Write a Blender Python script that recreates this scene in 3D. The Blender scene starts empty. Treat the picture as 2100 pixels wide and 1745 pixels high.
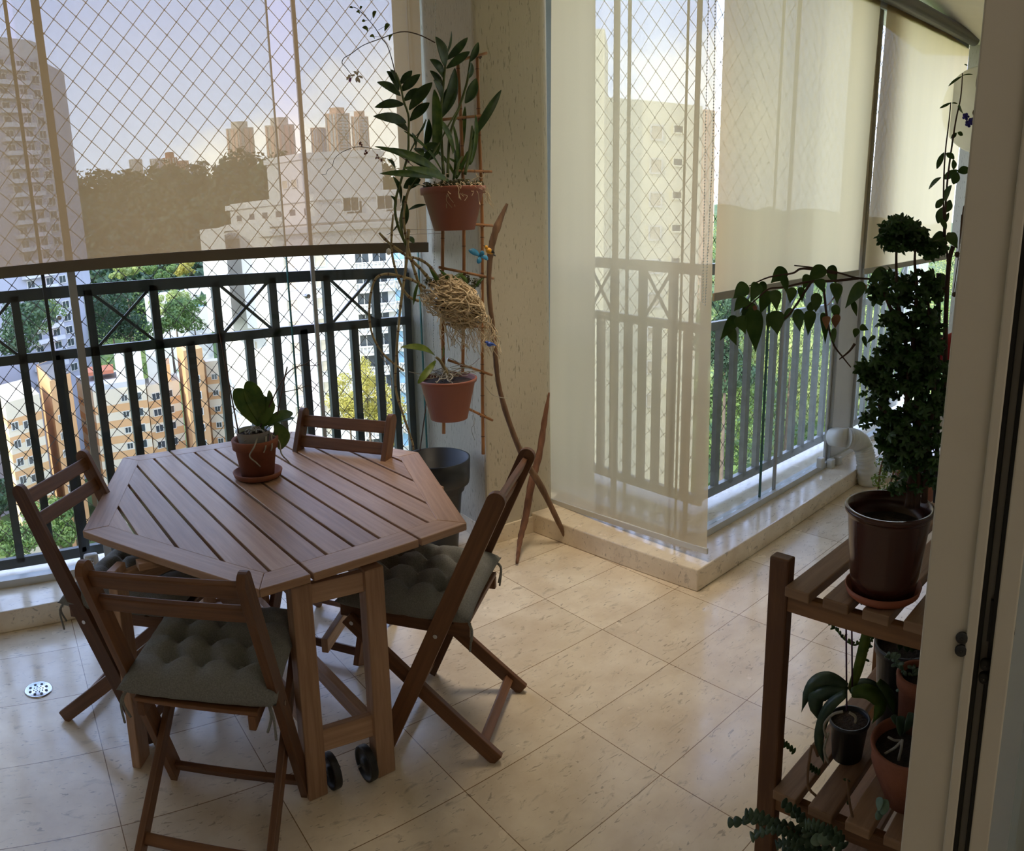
import bpy, bmesh, math, random
import numpy as np
from mathutils import Matrix, Vector
random.seed(7)
SC = bpy.context.scene
COL = SC.collection
# ------------------------------------------------------------------ camera (phone panorama: central cylindrical projection)
F, CX, CY = 1561.2, 1099.75, 776.77
YAW, PITCH, ROLL, H = .7107, -.21287, .01438, 1.62
def _rot(y, p, r):
    a = np.array([[math.cos(y), 0, math.sin(y)], [0, 1, 0], [-math.sin(y), 0, math.cos(y)]])
    b = np.array([[1, 0, 0], [0, math.cos(p), -math.sin(p)], [0, math.sin(p), math.cos(p)]])
    c = np.array([[math.cos(r), -math.sin(r), 0], [math.sin(r), math.cos(r), 0], [0, 0, 1]])
    return a @ b @ c
RM = _rot(YAW, PITCH, ROLL)
_m = lambda v: (v[0], v[2], -v[1])
_r, _u, _b = _m(RM[:, 0]), _m(-RM[:, 1]), _m(-RM[:, 2])
cam = bpy.data.cameras.new('camera')
camob = bpy.data.objects.new('camera', cam); COL.objects.link(camob)
camob.matrix_world = Matrix(((_r[0], _u[0], _b[0], 0), (_r[1], _u[1], _b[1], 0), (_r[2], _u[2], _b[2], H), (0, 0, 0, 1)))
cam.type = 'PANO'; cam.panorama_type = 'CENTRAL_CYLINDRICAL'
cam.central_cylindrical_range_u_min = (0 - CX) / F
cam.central_cylindrical_range_u_max = (2100 - CX) / F
cam.central_cylindrical_range_v_min = -(1745 - CY) / F
cam.central_cylindrical_range_v_max = CY / F
cam.central_cylindrical_radius = 1
cam.clip_start = .02; cam.clip_end = 5000
SC.camera = camob
# ------------------------------------------------------------------ exposure
SC.view_settings.view_transform = 'Standard'
SC.view_settings.look = 'None'
SC.view_settings.gamma = 1
SC.view_settings.use_curve_mapping = False
SC.view_settings.exposure = EXPOSURE = 2.12
SC.cycles.use_denoising = True
SC.cycles.max_bounces = 10
SC.cycles.diffuse_bounces = 5
SC.cycles.transparent_max_bounces = 24
SC.cycles.sample_clamp_indirect = 6
SC.cycles.caustics_reflective = False
SC.cycles.caustics_refractive = False
# ------------------------------------------------------------------ sky
SKY_STRENGTH = 1.35
W = bpy.data.worlds.new('sky'); SC.world = W; W.use_nodes = True
nt = W.node_tree; nt.nodes.clear()
def N(nt, t, **k):
    n = nt.nodes.new(t)
    for a, b in k.items():
        if a == 'ins':
            for i, v in b.items(): n.inputs[i].default_value = v
        else: setattr(n, a, b)
    return n
tc = N(nt, 'ShaderNodeTexCoord'); sp = N(nt, 'ShaderNodeSeparateXYZ')
nt.links.new(tc.outputs['Generated'], sp.inputs[0])
gr = N(nt, 'ShaderNodeValToRGB')
e = gr.color_ramp.elements
e[0].position = 0.0; e[0].color = (.68, .73, .86, 1)
e[1].position = .75; e[1].color = (.30, .40, .72, 1)
m_ = e.new(.30); m_.color = (.41, .50, .86, 1)
nt.links.new(sp.outputs['Z'], gr.inputs[0])
mp = N(nt, 'ShaderNodeMapping'); mp.inputs['Scale'].default_value = (1, 1, 1.7); mp.inputs['Location'].default_value = (3.1, 1.4, .25)
nt.links.new(tc.outputs['Generated'], mp.inputs[0])
no = N(nt, 'ShaderNodeTexNoise', ins={'Scale': 3.2, 'Detail': 8, 'Roughness': .52})
nt.links.new(mp.outputs[0], no.inputs['Vector'])
cr = N(nt, 'ShaderNodeValToRGB'); cr.color_ramp.elements[0].position = .55; cr.color_ramp.elements[1].position = .70
nt.links.new(no.outputs['Fac'], cr.inputs[0])
mx = N(nt, 'ShaderNodeMix', data_type='RGBA'); mx.inputs['B'].default_value = (.98, .92, .88, 1)
nt.links.new(cr.outputs['Color'], mx.inputs['Factor']); nt.links.new(gr.outputs['Color'], mx.inputs['A'])
bg = N(nt, 'ShaderNodeBackground', ins={'Strength': SKY_STRENGTH}); wo = N(nt, 'ShaderNodeOutputWorld')
nt.links.new(mx.outputs['Result'], bg.inputs[0]); nt.links.new(bg.outputs[0], wo.inputs[0])
# ------------------------------------------------------------------ sun (from the left and behind, kept off the balcony by the building)
SUN_STRENGTH = 1.7
sl = bpy.data.lights.new('sun', 'SUN'); sl.energy = SUN_STRENGTH; sl.angle = .01; sl.color = (1, .93, .8)
so = bpy.data.objects.new('sun', sl); COL.objects.link(so)
so.rotation_euler = Vector((-1.0, -.10, .55)).to_track_quat('Z', 'Y').to_euler()
# ------------------------------------------------------------------ added soft fill light behind the camera, no lamp known there
ROOM_FILL = 3.6
al = bpy.data.lights.new('room_fill', 'AREA'); al.energy = ROOM_FILL; al.shape = 'RECTANGLE'; al.size = 1.6; al.size_y = 1.2; al.color = (1, .9, .78)
ao = bpy.data.objects.new('room_fill', al); COL.objects.link(ao); ao.location = (.6, -1.2, 2.9)
BALCONY_FILL = 36  # added overhead spot that brightens the mid floor, no such fixture seen
bl_ = bpy.data.lights.new('balcony_fill', 'SPOT'); bl_.energy = BALCONY_FILL; bl_.shadow_soft_size = .35; bl_.spot_size = 1.2; bl_.spot_blend = 1; bl_.color = (1, .84, .64)
bo_ = bpy.data.objects.new('balcony_fill', bl_); COL.objects.link(bo_); bo_.location = (2.15, 2.15, 2.95)
# ------------------------------------------------------------------ picture coordinates -> points in the place
O = np.array([0, 0, H])
def ray(x, y):
    u = (x - CX) / F; v = (y - CY) / F
    d = RM @ np.array([math.sin(u), v, math.cos(u)])
    return np.array([d[0], d[2], -d[1]])
def onz(x, y, z): d = ray(x, y); return Vector(O + d * (z - H) / d[2])
def onx(x, y, X): d = ray(x, y); return Vector(O + d * X / d[0])
def ony(x, y, Y): d = ray(x, y); return Vector(O + d * Y / d[1])
def ond(x, y, D): d = ray(x, y); return Vector(O + d * D / math.hypot(d[0], d[1]))
# ------------------------------------------------------------------ mesh helpers
def V3(p): return Vector((float(p[0]), float(p[1]), float(p[2])))
def tag(o, label=None, cat=None, group=None, kind=None):
    if label: o['label'] = label
    if cat: o['category'] = cat
    if group: o['group'] = group
    if kind: o['kind'] = kind
    return o
def thing(name, loc, label, cat, group=None):
    o = bpy.data.objects.new(name, None); COL.objects.link(o); o.empty_display_size = .05
    o.location = loc; tag(o, label, cat, group)
    return o
def obj(name, bm, m, parent=None, smooth=False, bevel=0, solid=0, world=True):
    me = bpy.data.meshes.new(name)
    if smooth:
        for f in bm.faces: f.smooth = True
    bm.to_mesh(me); bm.free()
    if isinstance(m, (list, tuple)):
        for q in m: me.materials.append(q)
    else: me.materials.append(m)
    o = bpy.data.objects.new(name, me); COL.objects.link(o)
    if solid:
        s = o.modifiers.new('s', 'SOLIDIFY'); s.thickness = solid; s.offset = 0
    if bevel:
        b = o.modifiers.new('b', 'BEVEL'); b.width = bevel; b.segments = 2; b.limit_method = 'ANGLE'; b.angle_limit = .7
    if parent is not None:
        o.parent = parent
        if world:
            base, M_ = parent, Matrix.Identity(4)
            while base is not None:
                M_ = Matrix.LocRotScale(base.location, base.rotation_euler, base.scale) @ M_; base = base.parent
            me.transform(M_.inverted())
    return o
def struct(name, bm, m, **k):
    o = obj(name, bm, m, **k); o['kind'] = 'structure'; return o
def new(): return bmesh.new()
def _uv(bm): return bm.loops.layers.uv.verify()
def beam(bm, p0, p1, w, t, side=None, roundtop=0, mi=0):
    """box from p0 to p1, w along `side`, t across; uv runs along the length"""
    p0, p1 = V3(p0), V3(p1); d = (p1 - p0); L = d.length; d = d / L
    if side is None: side = Vector((0, 0, 1)) if abs(d.z) < .9 else Vector((1, 0, 0))
    s = V3(side); s = (s - d * s.dot(d)).normalized(); n = d.cross(s).normalized()
    secs = [(0, 1), (L, 1)]
    if roundtop:
        k = 5; rr = w / 2
        secs = [(0, 1)] + [(L - rr + rr * math.sin(a * math.pi / 2 / k), max(.05, math.cos(a * math.pi / 2 / k))) for a in range(k + 1)]
    uv = _uv(bm); ou = random.random() * 40; ov = random.random() * 40; rows = []
    for l, sc in secs:
        c = p0 + d * l
        rows.append([bm.verts.new(c + s * (a * w / 2 * sc) + n * (b * t / 2)) for a, b in ((-1, -1), (1, -1), (1, 1), (-1, 1))])
    fs = []
    for i in range(len(rows) - 1):
        A, B = rows[i], rows[i + 1]
        for j in range(4):
            k = (j + 1) % 4
            f = bm.faces.new((A[j], A[k], B[k], B[j])); f.material_index = mi
            vv = (w, t, w, t)[j]; b0 = (0, w, w + t, w + w + t)[j]
            for lp, (u_, v_) in zip(f.loops, ((secs[i][0], b0), (secs[i][0], b0 + vv), (secs[i + 1][0], b0 + vv), (secs[i + 1][0], b0))):
                lp[uv].uv = (u_ + ou, v_ + ov)
    for R_, rev in ((rows[0], 1), (rows[-1], 0)):
        f = bm.faces.new(list(reversed(R_)) if rev else R_); f.material_index = mi
        for lp, q in zip(f.loops, ((0, 0), (w, 0), (w, t), (0, t))): lp[uv].uv = (q[0] * .2 + ou, q[1] + ov)
    return rows
def box(bm, lo, hi, mi=0):
    lo, hi = V3(lo), V3(hi)
    d = [hi[i] - lo[i] for i in range(3)]; a = d.index(max(d)); c = (lo + hi) / 2
    ax = Vector([1 if i == a else 0 for i in range(3)]); o = [i for i in range(3) if i != a]
    s = Vector([1 if i == o[0] else 0 for i in range(3)])
    n = ax.cross(s); t = abs(n.x) * d[0] + abs(n.y) * d[1] + abs(n.z) * d[2]
    beam(bm, c - ax * d[a] / 2, c + ax * d[a] / 2, d[o[0]], t, s, mi=mi)
def prism(bm, poly, z0, z1, mi=0, grain=(1, 0)):
    """vertical prism over a 2D polygon"""
    uv = _uv(bm); ou, ov = random.random() * 40, random.random() * 40; gx, gy = grain
    lo = [bm.verts.new((p[0], p[1], z0)) for p in poly]; hi = [bm.verts.new((p[0], p[1], z1)) for p in poly]
    n = len(poly); fs = [bm.faces.new(list(reversed(lo))), bm.faces.new(hi)]
    for i in range(n): fs.append(bm.faces.new((lo[i], lo[(i + 1) % n], hi[(i + 1) % n], hi[i])))
    for f in fs:
        f.material_index = mi
        for lp in f.loops:
            c = lp.vert.co; lp[uv].uv = (c.x * gx + c.y * gy + ou, -c.x * gy + c.y * gx + c.z + ov)
    return fs
def tube(bm, pts, r, n=6, mi=0, cap=True):
    pts = [V3(p) for p in pts]; k = len(pts)
    rs = r if isinstance(r, (list, tuple)) else [r] * k
    if len(rs) != k: rs = [rs[0] + (rs[-1] - rs[0]) * i / (k - 1) for i in range(k)]
    prev = None; rings = []
    for i, p in enumerate(pts):
        d = (pts[min(i + 1, k - 1)] - pts[max(i - 1, 0)])
        if d.length < 1e-9: d = Vector((0, 0, 1))
        d.normalize()
        if prev is None:
            a = Vector((0, 0, 1)) if abs(d.z) < .8 else Vector((1, 0, 0)); s = d.cross(a).normalized()
        else: s = (prev - d * prev.dot(d)).normalized()
        prev = s; q = d.cross(s)
        rings.append([bm.verts.new(p + (s * math.cos(2 * math.pi * j / n) + q * math.sin(2 * math.pi * j / n)) * rs[i]) for j in range(n)])
    for i in range(k - 1):
        for j in range(n):
            f = bm.faces.new((rings[i][j], rings[i][(j + 1) % n], rings[i + 1][(j + 1) % n], rings[i + 1][j])); f.material_index = mi
    if cap:
        for q in (list(reversed(rings[0])), rings[-1]):
            try: f = bm.faces.new(q); f.material_index = mi
            except ValueError: pass
def spline(pts, n=6):
    pts = [V3(p) for p in pts]; out = []
    P = [pts[0]] + pts + [pts[-1]]
    for i in range(1, len(P) - 2):
        for j in range(n):
            t = j / n; a, b, c, d = P[i - 1], P[i], P[i + 1], P[i + 2]
            out.append(.5 * ((2 * b) + (c - a) * t + (2 * a - 5 * b + 4 * c - d) * t * t + (-a + 3 * b - 3 * c + d) * t ** 3))
    out.append(pts[-1]); return out
def lathe(bm, prof, c=(0, 0, 0), n=32, mi=0, axis=None):
    c = V3(c); M = Matrix.Identity(3) if axis is None else V3(axis).to_track_quat('Z', 'Y').to_matrix()
    rings = []
    for r, z in prof:
        if r < 1e-6: rings.append([bm.verts.new(c + M @ Vector((0, 0, z)))])
        else: rings.append([bm.verts.new(c + M @ Vector((r * math.cos(2 * math.pi * j / n), r * math.sin(2 * math.pi * j / n), z))) for j in range(n)])
    for A, B in zip(rings[:-1], rings[1:]):
        for j in range(n):
            k = (j + 1) % n
            if len(A) == 1 and len(B) == 1: continue
            if len(A) == 1: f = bm.faces.new((A[0], B[k], B[j]))
            elif len(B) == 1: f = bm.faces.new((A[j], A[k], B[0]))
            else: f = bm.faces.new((A[j], A[k], B[k], B[j]))
            f.material_index = mi
def ball(bm, c, r, n=8, mi=0):
    rx, ry, rz = r if isinstance(r, (tuple, list)) else (r, r, r); c = V3(c); rings = []
    for i in range(n // 2 + 1):
        a = math.pi * i / (n // 2); rr = math.sin(a); z = -math.cos(a)
        rings.append([bm.verts.new(c + Vector((0, 0, z * rz)))] if rr < 1e-6 else [bm.verts.new(c + Vector((rr * rx * math.cos(2 * math.pi * j / n), rr * ry * math.sin(2 * math.pi * j / n), z * rz))) for j in range(n)])
    for A, B in zip(rings[:-1], rings[1:]):
        for j in range(n):
            k = (j + 1) % n
            if len(A) == 1: f = bm.faces.new((A[0], B[k], B[j]))
            elif len(B) == 1: f = bm.faces.new((A[j], A[k], B[0]))
            else: f = bm.faces.new((A[j], A[k], B[k], B[j]))
            f.material_index = mi; f.smooth = True
LANCE = [(0, .12), (.12, .45), (.3, .85), (.5, 1), (.7, .86), (.86, .52), (.95, .25), (1, .02)]
HEART = [(0, .25), (.06, .75), (.18, 1), (.35, .98), (.55, .74), (.72, .45), (.86, .2), (1, .02)]
OBL = [(0, .18), (.15, .5), (.35, .8), (.55, .98), (.72, 1), (.86, .8), (.95, .5), (1, .12)]
STRAP = [(0, .7), (.2, .9), (.4, 1), (.6, 1), (.75, .9), (.88, .65), (.96, .35), (1, .05)]
def leaf(bm, base, tip, w, shape=LANCE, sag=.06, fold=.25, face=None, mi=0, curl=0):
    """blade from base to tip; w full width; face = direction its upper side looks"""
    a, b = V3(base), V3(tip); d = b - a; L = d.length
    if L < 1e-5: return
    dn = d / L
    if face is None: face = Vector((0 - a.x, 0 - a.y, H - a.z)).normalized() * .7 + Vector((0, 0, 1)) * .5 + Vector((random.uniform(-.35, .35), random.uniform(-.35, .35), random.uniform(-.2, .2)))
    f = V3(face); up = (f - dn * f.dot(dn))
    if up.length < 1e-3: up = dn.orthogonal()
    up.normalize(); side = dn.cross(up)
    rows = []
    for t, ww in shape:
        c = a + d * t + up * (math.sin(math.pi * t) * sag * L) - up * (curl * L * t * t)
        h = w / 2 * ww
        rows.append((bm.verts.new(c - side * h + up * h * fold), bm.verts.new(c), bm.verts.new(c + side * h + up * h * fold)))
    for A, B in zip(rows[:-1], rows[1:]):
        for j in (0, 1):
            q = bm.faces.new((A[j], A[j + 1], B[j + 1], B[j])); q.smooth = True; q.material_index = mi
def frand(a, b): return random.uniform(a, b)
# ------------------------------------------------------------------ materials
def base_mat(name):
    m = bpy.data.materials.new(name); m.use_nodes = True; n = m.node_tree; b = n.nodes['Principled BSDF']; return m, n, b
def pmat(name, col, rough=.6, metal=0, var=.12, scale=12, bump=0, bscale=60, spec=.5, stretch=(1, 1, 1), coat=0, col2=None, coords='Object'):
    m, n, b = base_mat(name); L = n.links
    b.inputs['Roughness'].default_value = rough; b.inputs['Metallic'].default_value = metal
    b.inputs['Specular IOR Level'].default_value = spec; b.inputs['Coat Weight'].default_value = coat
    t = N(n, 'ShaderNodeTexCoord'); mp = N(n, 'ShaderNodeMapping'); mp.inputs['Scale'].default_value = stretch
    L.new(t.outputs[coords], mp.inputs[0])
    ns = N(n, 'ShaderNodeTexNoise', ins={'Scale': scale, 'Detail': 5}); L.new(mp.outputs[0], ns.inputs['Vector'])
    r = N(n, 'ShaderNodeValToRGB'); c2 = col2 or tuple(min(1, c * (1 + var)) for c in col); c1 = tuple(c * (1 - var) for c in col) if col2 is None else col
    r.color_ramp.elements[0].position = .3; r.color_ramp.elements[1].position = .7
    r.color_ramp.elements[0].color = (*c1, 1); r.color_ramp.elements[1].color = (*c2, 1)
    L.new(ns.outputs['Fac'], r.inputs[0]); L.new(r.outputs[0], b.inputs['Base Color'])
    if bump:
        n2 = N(n, 'ShaderNodeTexNoise', ins={'Scale': bscale, 'Detail': 6}); L.new(mp.outputs[0], n2.inputs['Vector'])
        bu = N(n, 'ShaderNodeBump', ins={'Strength': bump, 'Distance': .005}); L.new(n2.outputs['Fac'], bu.inputs['Height']); L.new(bu.outputs[0], b.inputs['Normal'])
    return m
def leaf_mat(name, c1, c2, trans=.3, rough=.45, scale=25):
    m, n, b = base_mat(name); L = n.links; b.inputs['Roughness'].default_value = rough
    t = N(n, 'ShaderNodeTexCoord'); ns = N(n, 'ShaderNodeTexNoise', ins={'Scale': scale, 'Detail': 3}); L.new(t.outputs['Object'], ns.inputs['Vector'])
    r = N(n, 'ShaderNodeValToRGB'); r.color_ramp.elements[0].position = .35; r.color_ramp.elements[1].position = .65
    r.color_ramp.elements[0].color = (*c1, 1); r.color_ramp.elements[1].color = (*c2, 1); L.new(ns.outputs['Fac'], r.inputs[0]); L.new(r.outputs[0], b.inputs['Base Color'])
    tr = N(n, 'ShaderNodeBsdfTranslucent'); L.new(r.outputs[0], tr.inputs[0]); mx = N(n, 'ShaderNodeMixShader', ins={0: trans})
    L.new(b.outputs[0], mx.inputs[1]); L.new(tr.outputs[0], mx.inputs[2]); L.new(mx.outputs[0], n.nodes['Material Output'].inputs[0]); return m
def wood_mat(name, dark, light, rough=.5, sx=3, sy=60):
    m, n, b = base_mat(name); L = n.links; b.inputs['Roughness'].default_value = rough
    t = N(n, 'ShaderNodeTexCoord'); mp = N(n, 'ShaderNodeMapping'); mp.inputs['Scale'].default_value = (sx, sy, 1); L.new(t.outputs['UV'], mp.inputs[0])
    ns = N(n, 'ShaderNodeTexNoise', ins={'Scale': 1, 'Detail': 8, 'Roughness': .65, 'Distortion': .4}); L.new(mp.outputs[0], ns.inputs['Vector'])
    m2 = N(n, 'ShaderNodeMapping'); m2.inputs['Scale'].default_value = (.35, 2.2, 1); L.new(t.outputs['UV'], m2.inputs[0])
    n2 = N(n, 'ShaderNodeTexNoise', ins={'Scale': 1, 'Detail': 1}); L.new(m2.outputs[0], n2.inputs['Vector'])
    ad = N(n, 'ShaderNodeMath', operation='ADD'); L.new(ns.outputs['Fac'], ad.inputs[0]); L.new(n2.outputs['Fac'], ad.inputs[1])
    r = N(n, 'ShaderNodeValToRGB'); r.color_ramp.elements[0].position = .38; r.color_ramp.elements[1].position = .64
    mu = N(n, 'ShaderNodeMath', operation='MULTIPLY', ins={1: .5}); L.new(ad.outputs[0], mu.inputs[0])
    r.color_ramp.elements[0].color = (*dark, 1); r.color_ramp.elements[1].color = (*light, 1); L.new(mu.outputs[0], r.inputs[0]); L.new(r.outputs[0], b.inputs['Base Color'])
    bu = N(n, 'ShaderNodeBump', ins={'Strength': .25, 'Distance': .002}); L.new(ns.outputs['Fac'], bu.inputs['Height']); L.new(bu.outputs[0], b.inputs['Normal'])
    return m
M = {}
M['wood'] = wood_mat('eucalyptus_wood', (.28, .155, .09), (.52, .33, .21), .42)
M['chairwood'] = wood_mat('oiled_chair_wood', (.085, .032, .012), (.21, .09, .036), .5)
M['shelfwood'] = wood_mat('weathered_pine', (.10, .038, .013), (.26, .12, .045), .6, 4, 40)
M['slat'] = wood_mat('lit_slat_pine', (.15, .075, .035), (.34, .20, .11), .6, 4, 40)  # paler copy of the stand's wood, light on the slat tops put into it
M['alu'] = pmat('white_aluminium', (.62, .63, .62), .35, 0, .03)
M['alug'] = pmat('grey_aluminium', (.42, .43, .42), .35, .5, .03)
M['rail'] = pmat('charcoal_rail_paint', (.045, .052, .058), .45, 0, .15, 20)
M['railr'] = pmat('glare_lightened_rail', (.33, .34, .34), .45, 0, .12, 20)  # rail colour lightened so that it carries the outdoor glare
M['black'] = pmat('black_rubber', (.012, .012, .013), .5, 0, .1)
M['blackpot'] = pmat('black_plastic', (.02, .022, .026), .4, 0, .1)
M['terra'] = pmat('terracotta', (.24, .08, .04), .8, 0, .22, 14, .25, 80)
M['terrapl'] = pmat('terracotta_plastic', (.27, .085, .05), .5, 0, .06, 8)
M['brownpot'] = pmat('brown_glazed_plastic', (.055, .018, .013), .22, 0, .08, 6)
M['soil'] = pmat('soil', (.02, .013, .009), .95, 0, .5, 90, 1, 120)
M['bark'] = pmat('bark_chips', (.045, .026, .016), .9, 0, .5, 120, 1, 150)
M['bamboo'] = pmat('bamboo', (.34, .15, .05), .4, 0, .25, 30, stretch=(1, 1, .2))
M['bambood'] = pmat('bamboo_node', (.11, .045, .018), .6)
M['stick'] = pmat('driftwood', (.16, .09, .05), .85, 0, .4, 40, .6, 90, stretch=(1, 1, .15))
M['stickr'] = pmat('reddish_bark', (.17, .075, .04), .85, 0, .4, 40, .6, 90, stretch=(1, 1, .15))
M['root'] = pmat('dry_orchid_roots', (.58, .46, .30), .85, 0, .25, 60)
M['rootg'] = pmat('grey_orchid_roots', (.34, .32, .27), .8, 0, .3, 60)
M['cane'] = pmat('orchid_cane', (.30, .24, .12), .6, 0, .3, 30)
M['caneg'] = pmat('green_cane', (.10, .13, .035), .55, 0, .3, 30)
M['stem'] = pmat('brown_stem', (.07, .035, .022), .7, 0, .3, 40)
M['moss'] = leaf_mat('moss', (.03, .035, .01), (.11, .10, .035), .2)
M['leafd'] = leaf_mat('dark_leaf', (.02, .055, .012), (.05, .105, .022), .25, .38)
M['leafm'] = leaf_mat('mid_leaf', (.05, .115, .015), (.12, .20, .03), .38, .4)
M['leafy'] = leaf_mat('yellow_green_leaf', (.09, .15, .02), (.20, .26, .04), .4, .4)
M['leafk'] = leaf_mat('aralia_leaf', (.018, .055, .012), (.05, .12, .028), .3, .4, 60)
M['leafv'] = leaf_mat('vine_leaf', (.05, .12, .02), (.11, .20, .04), .4, .45)
M['leaff'] = leaf_mat('dead_leaf', (.30, .13, .06), (.42, .22, .12), .3, .6)
M['leafs'] = leaf_mat('succulent_leaf', (.10, .18, .13), (.20, .30, .22), .15, .5)
M['white'] = pmat('white_plastic', (.66, .66, .62), .45, 0, .04)
M['petal'] = leaf_mat('white_petal', (.75, .66, .55), (.85, .78, .7), .4)
M['purple'] = pmat('purple_petal', (.22, .02, .20), .5)
M['pink'] = pmat('rust_floret', (.24, .08, .06), .6)
M['steel'] = pmat('steel', (.6, .62, .66), .25, 1, .05)
M['cloth'] = pmat('grey_linen', (.19, .19, .175), .95, 0, .22, 260, .5, 400)
# ================================================================== the place's surfaces
def stone(name, tiles=True):
    m, n, b = base_mat(name); L = n.links
    t = N(n, 'ShaderNodeTexCoord'); mp = N(n, 'ShaderNodeMapping'); L.new(t.outputs['Object'], mp.inputs[0])
    big = N(n, 'ShaderNodeTexNoise', ins={'Scale': 5, 'Detail': 6, 'Roughness': .6}); L.new(mp.outputs[0], big.inputs['Vector'])
    r = N(n, 'ShaderNodeValToRGB'); r.color_ramp.elements[0].position = .32; r.color_ramp.elements[1].position = .68
    r.color_ramp.elements[0].color = (.70, .58, .42, 1); r.color_ramp.elements[1].color = (.88, .78, .61, 1); L.new(big.outputs['Fac'], r.inputs[0])
    vo = N(n, 'ShaderNodeTexNoise', ins={'Scale': 28, 'Detail': 4, 'Roughness': .7, 'Distortion': .6})
    m1 = N(n, 'ShaderNodeMapping'); m1.inputs['Rotation'].default_value = (0, 0, .35); m1.inputs['Scale'].default_value = (.45, 1.1, 1)
    L.new(t.outputs['Object'], m1.inputs[0]); L.new(m1.outputs[0], vo.inputs['Vector'])
    r2 = N(n, 'ShaderNodeValToRGB'); r2.color_ramp.elements[0].position = .58; r2.color_ramp.elements[0].color = (0, 0, 0, 1); r2.color_ramp.elements[1].position = .72
    L.new(vo.outputs['Fac'], r2.inputs[0])
    x1 = N(n, 'ShaderNodeMix', data_type='RGBA'); x1.inputs['B'].default_value = (.52, .44, .33, 1); L.new(r2.outputs[0], x1.inputs['Factor']); L.new(r.outputs[0], x1.inputs['A'])
    # short dark veins
    m2 = N(n, 'ShaderNodeMapping'); m2.inputs['Rotation'].default_value = (0, 0, .25); m2.inputs['Scale'].default_value = (24, 72, 30)
    L.new(t.outputs['Object'], m2.inputs[0]); v2 = N(n, 'ShaderNodeTexNoise', ins={'Scale': 1, 'Detail': 3, 'Distortion': 1.2}); L.new(m2.outputs[0], v2.inputs['Vector'])
    r3 = N(n, 'ShaderNodeValToRGB'); r3.color_ramp.elements[0].position = .64; r3.color_ramp.elements[0].color = (0, 0, 0, 1); r3.color_ramp.elements[1].position = .69; r3.color_ramp.elements[1].color = (.48, .48, .48, 1)
    L.new(v2.outputs['Fac'], r3.inputs[0])
    x2 = N(n, 'ShaderNodeMix', data_type='RGBA'); x2.inputs['B'].default_value = (.16, .12, .085, 1); L.new(r3.outputs[0], x2.inputs['Factor']); L.new(x1.outputs['Result'], x2.inputs['A'])
    last = x2.outputs['Result']
    if tiles:
        mt = N(n, 'ShaderNodeMapping'); mt.inputs['Location'].default_value = (-1.979 + .459 * 8, -2.605 + .3438 * 20, 0); L.new(t.outputs['Object'], mt.inputs[0])
        br = N(n, 'ShaderNodeTexBrick', offset=0, squash=1, ins={'Scale': 1, 'Mortar Size': .0016, 'Mortar Smooth': .2, 'Brick Width': .459, 'Row Height': .3438, 'Bias': 0})
        br.inputs['Color1'].default_value = (1, 1, 1, 1); br.inputs['Color2'].default_value = (.86, .84, .82, 1); br.inputs['Mortar'].default_value = (.32, .24, .17, 1)
        L.new(mt.outputs[0], br.inputs['Vector'])
        x3 = N(n, 'ShaderNodeMix', data_type='RGBA', blend_type='MULTIPLY', ins={'Factor': 1}); L.new(last, x3.inputs['A']); L.new(br.outputs['Color'], x3.inputs['B']); last = x3.outputs['Result']
    L.new(last, b.inputs['Base Color'])
    rn = N(n, 'ShaderNodeTexNoise', ins={'Scale': 7, 'Detail': 4}); L.new(t.outputs['Object'], rn.inputs['Vector'])
    mr = N(n, 'ShaderNodeMapRange', ins={'From Min': .3, 'From Max': .7, 'To Min': .12, 'To Max': .28}); L.new(rn.outputs['Fac'], mr.inputs['Value']); L.new(mr.outputs[0], b.inputs['Roughness'])
    b.inputs['Specular IOR Level'].default_value = .65
    return m
M['floor'] = stone('travertine_tiles'); M['stone'] = stone('travertine_slab', False)
def plaster(name, c, deep):
    m, n, b = base_mat(name); L = n.links; b.inputs['Roughness'].default_value = .9
    t = N(n, 'ShaderNodeTexCoord'); mp = N(n, 'ShaderNodeMapping'); mp.inputs['Scale'].default_value = (130, 130, 26); L.new(t.outputs['Object'], mp.inputs[0])
    ns = N(n, 'ShaderNodeTexNoise', ins={'Scale': 1, 'Detail': 3}); L.new(mp.outputs[0], ns.inputs['Vector'])
    r = N(n, 'ShaderNodeValToRGB'); r.color_ramp.elements[0].position = .62; r.color_ramp.elements[1].position = .68
    r.color_ramp.elements[0].color = (*c, 1); r.color_ramp.elements[1].color = (*deep, 1); L.new(ns.outputs['Fac'], r.inputs[0]); L.new(r.outputs[0], b.inputs['Base Color'])
    bu = N(n, 'ShaderNodeBump', ins={'Strength': .6, 'Distance': .004}, invert=True); L.new(ns.outputs['Fac'], bu.inputs['Height']); L.new(bu.outputs[0], b.inputs['Normal'])
    return m
M['plaster'] = plaster('scratched_plaster', (.52, .47, .37), (.31, .28, .21))
M['wall'] = pmat('white_wall', (.60, .58, .53), .9, 0, .03)
M['ceil'] = pmat('white_ceiling', (.88, .82, .66), .9, 0, .02)
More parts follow.
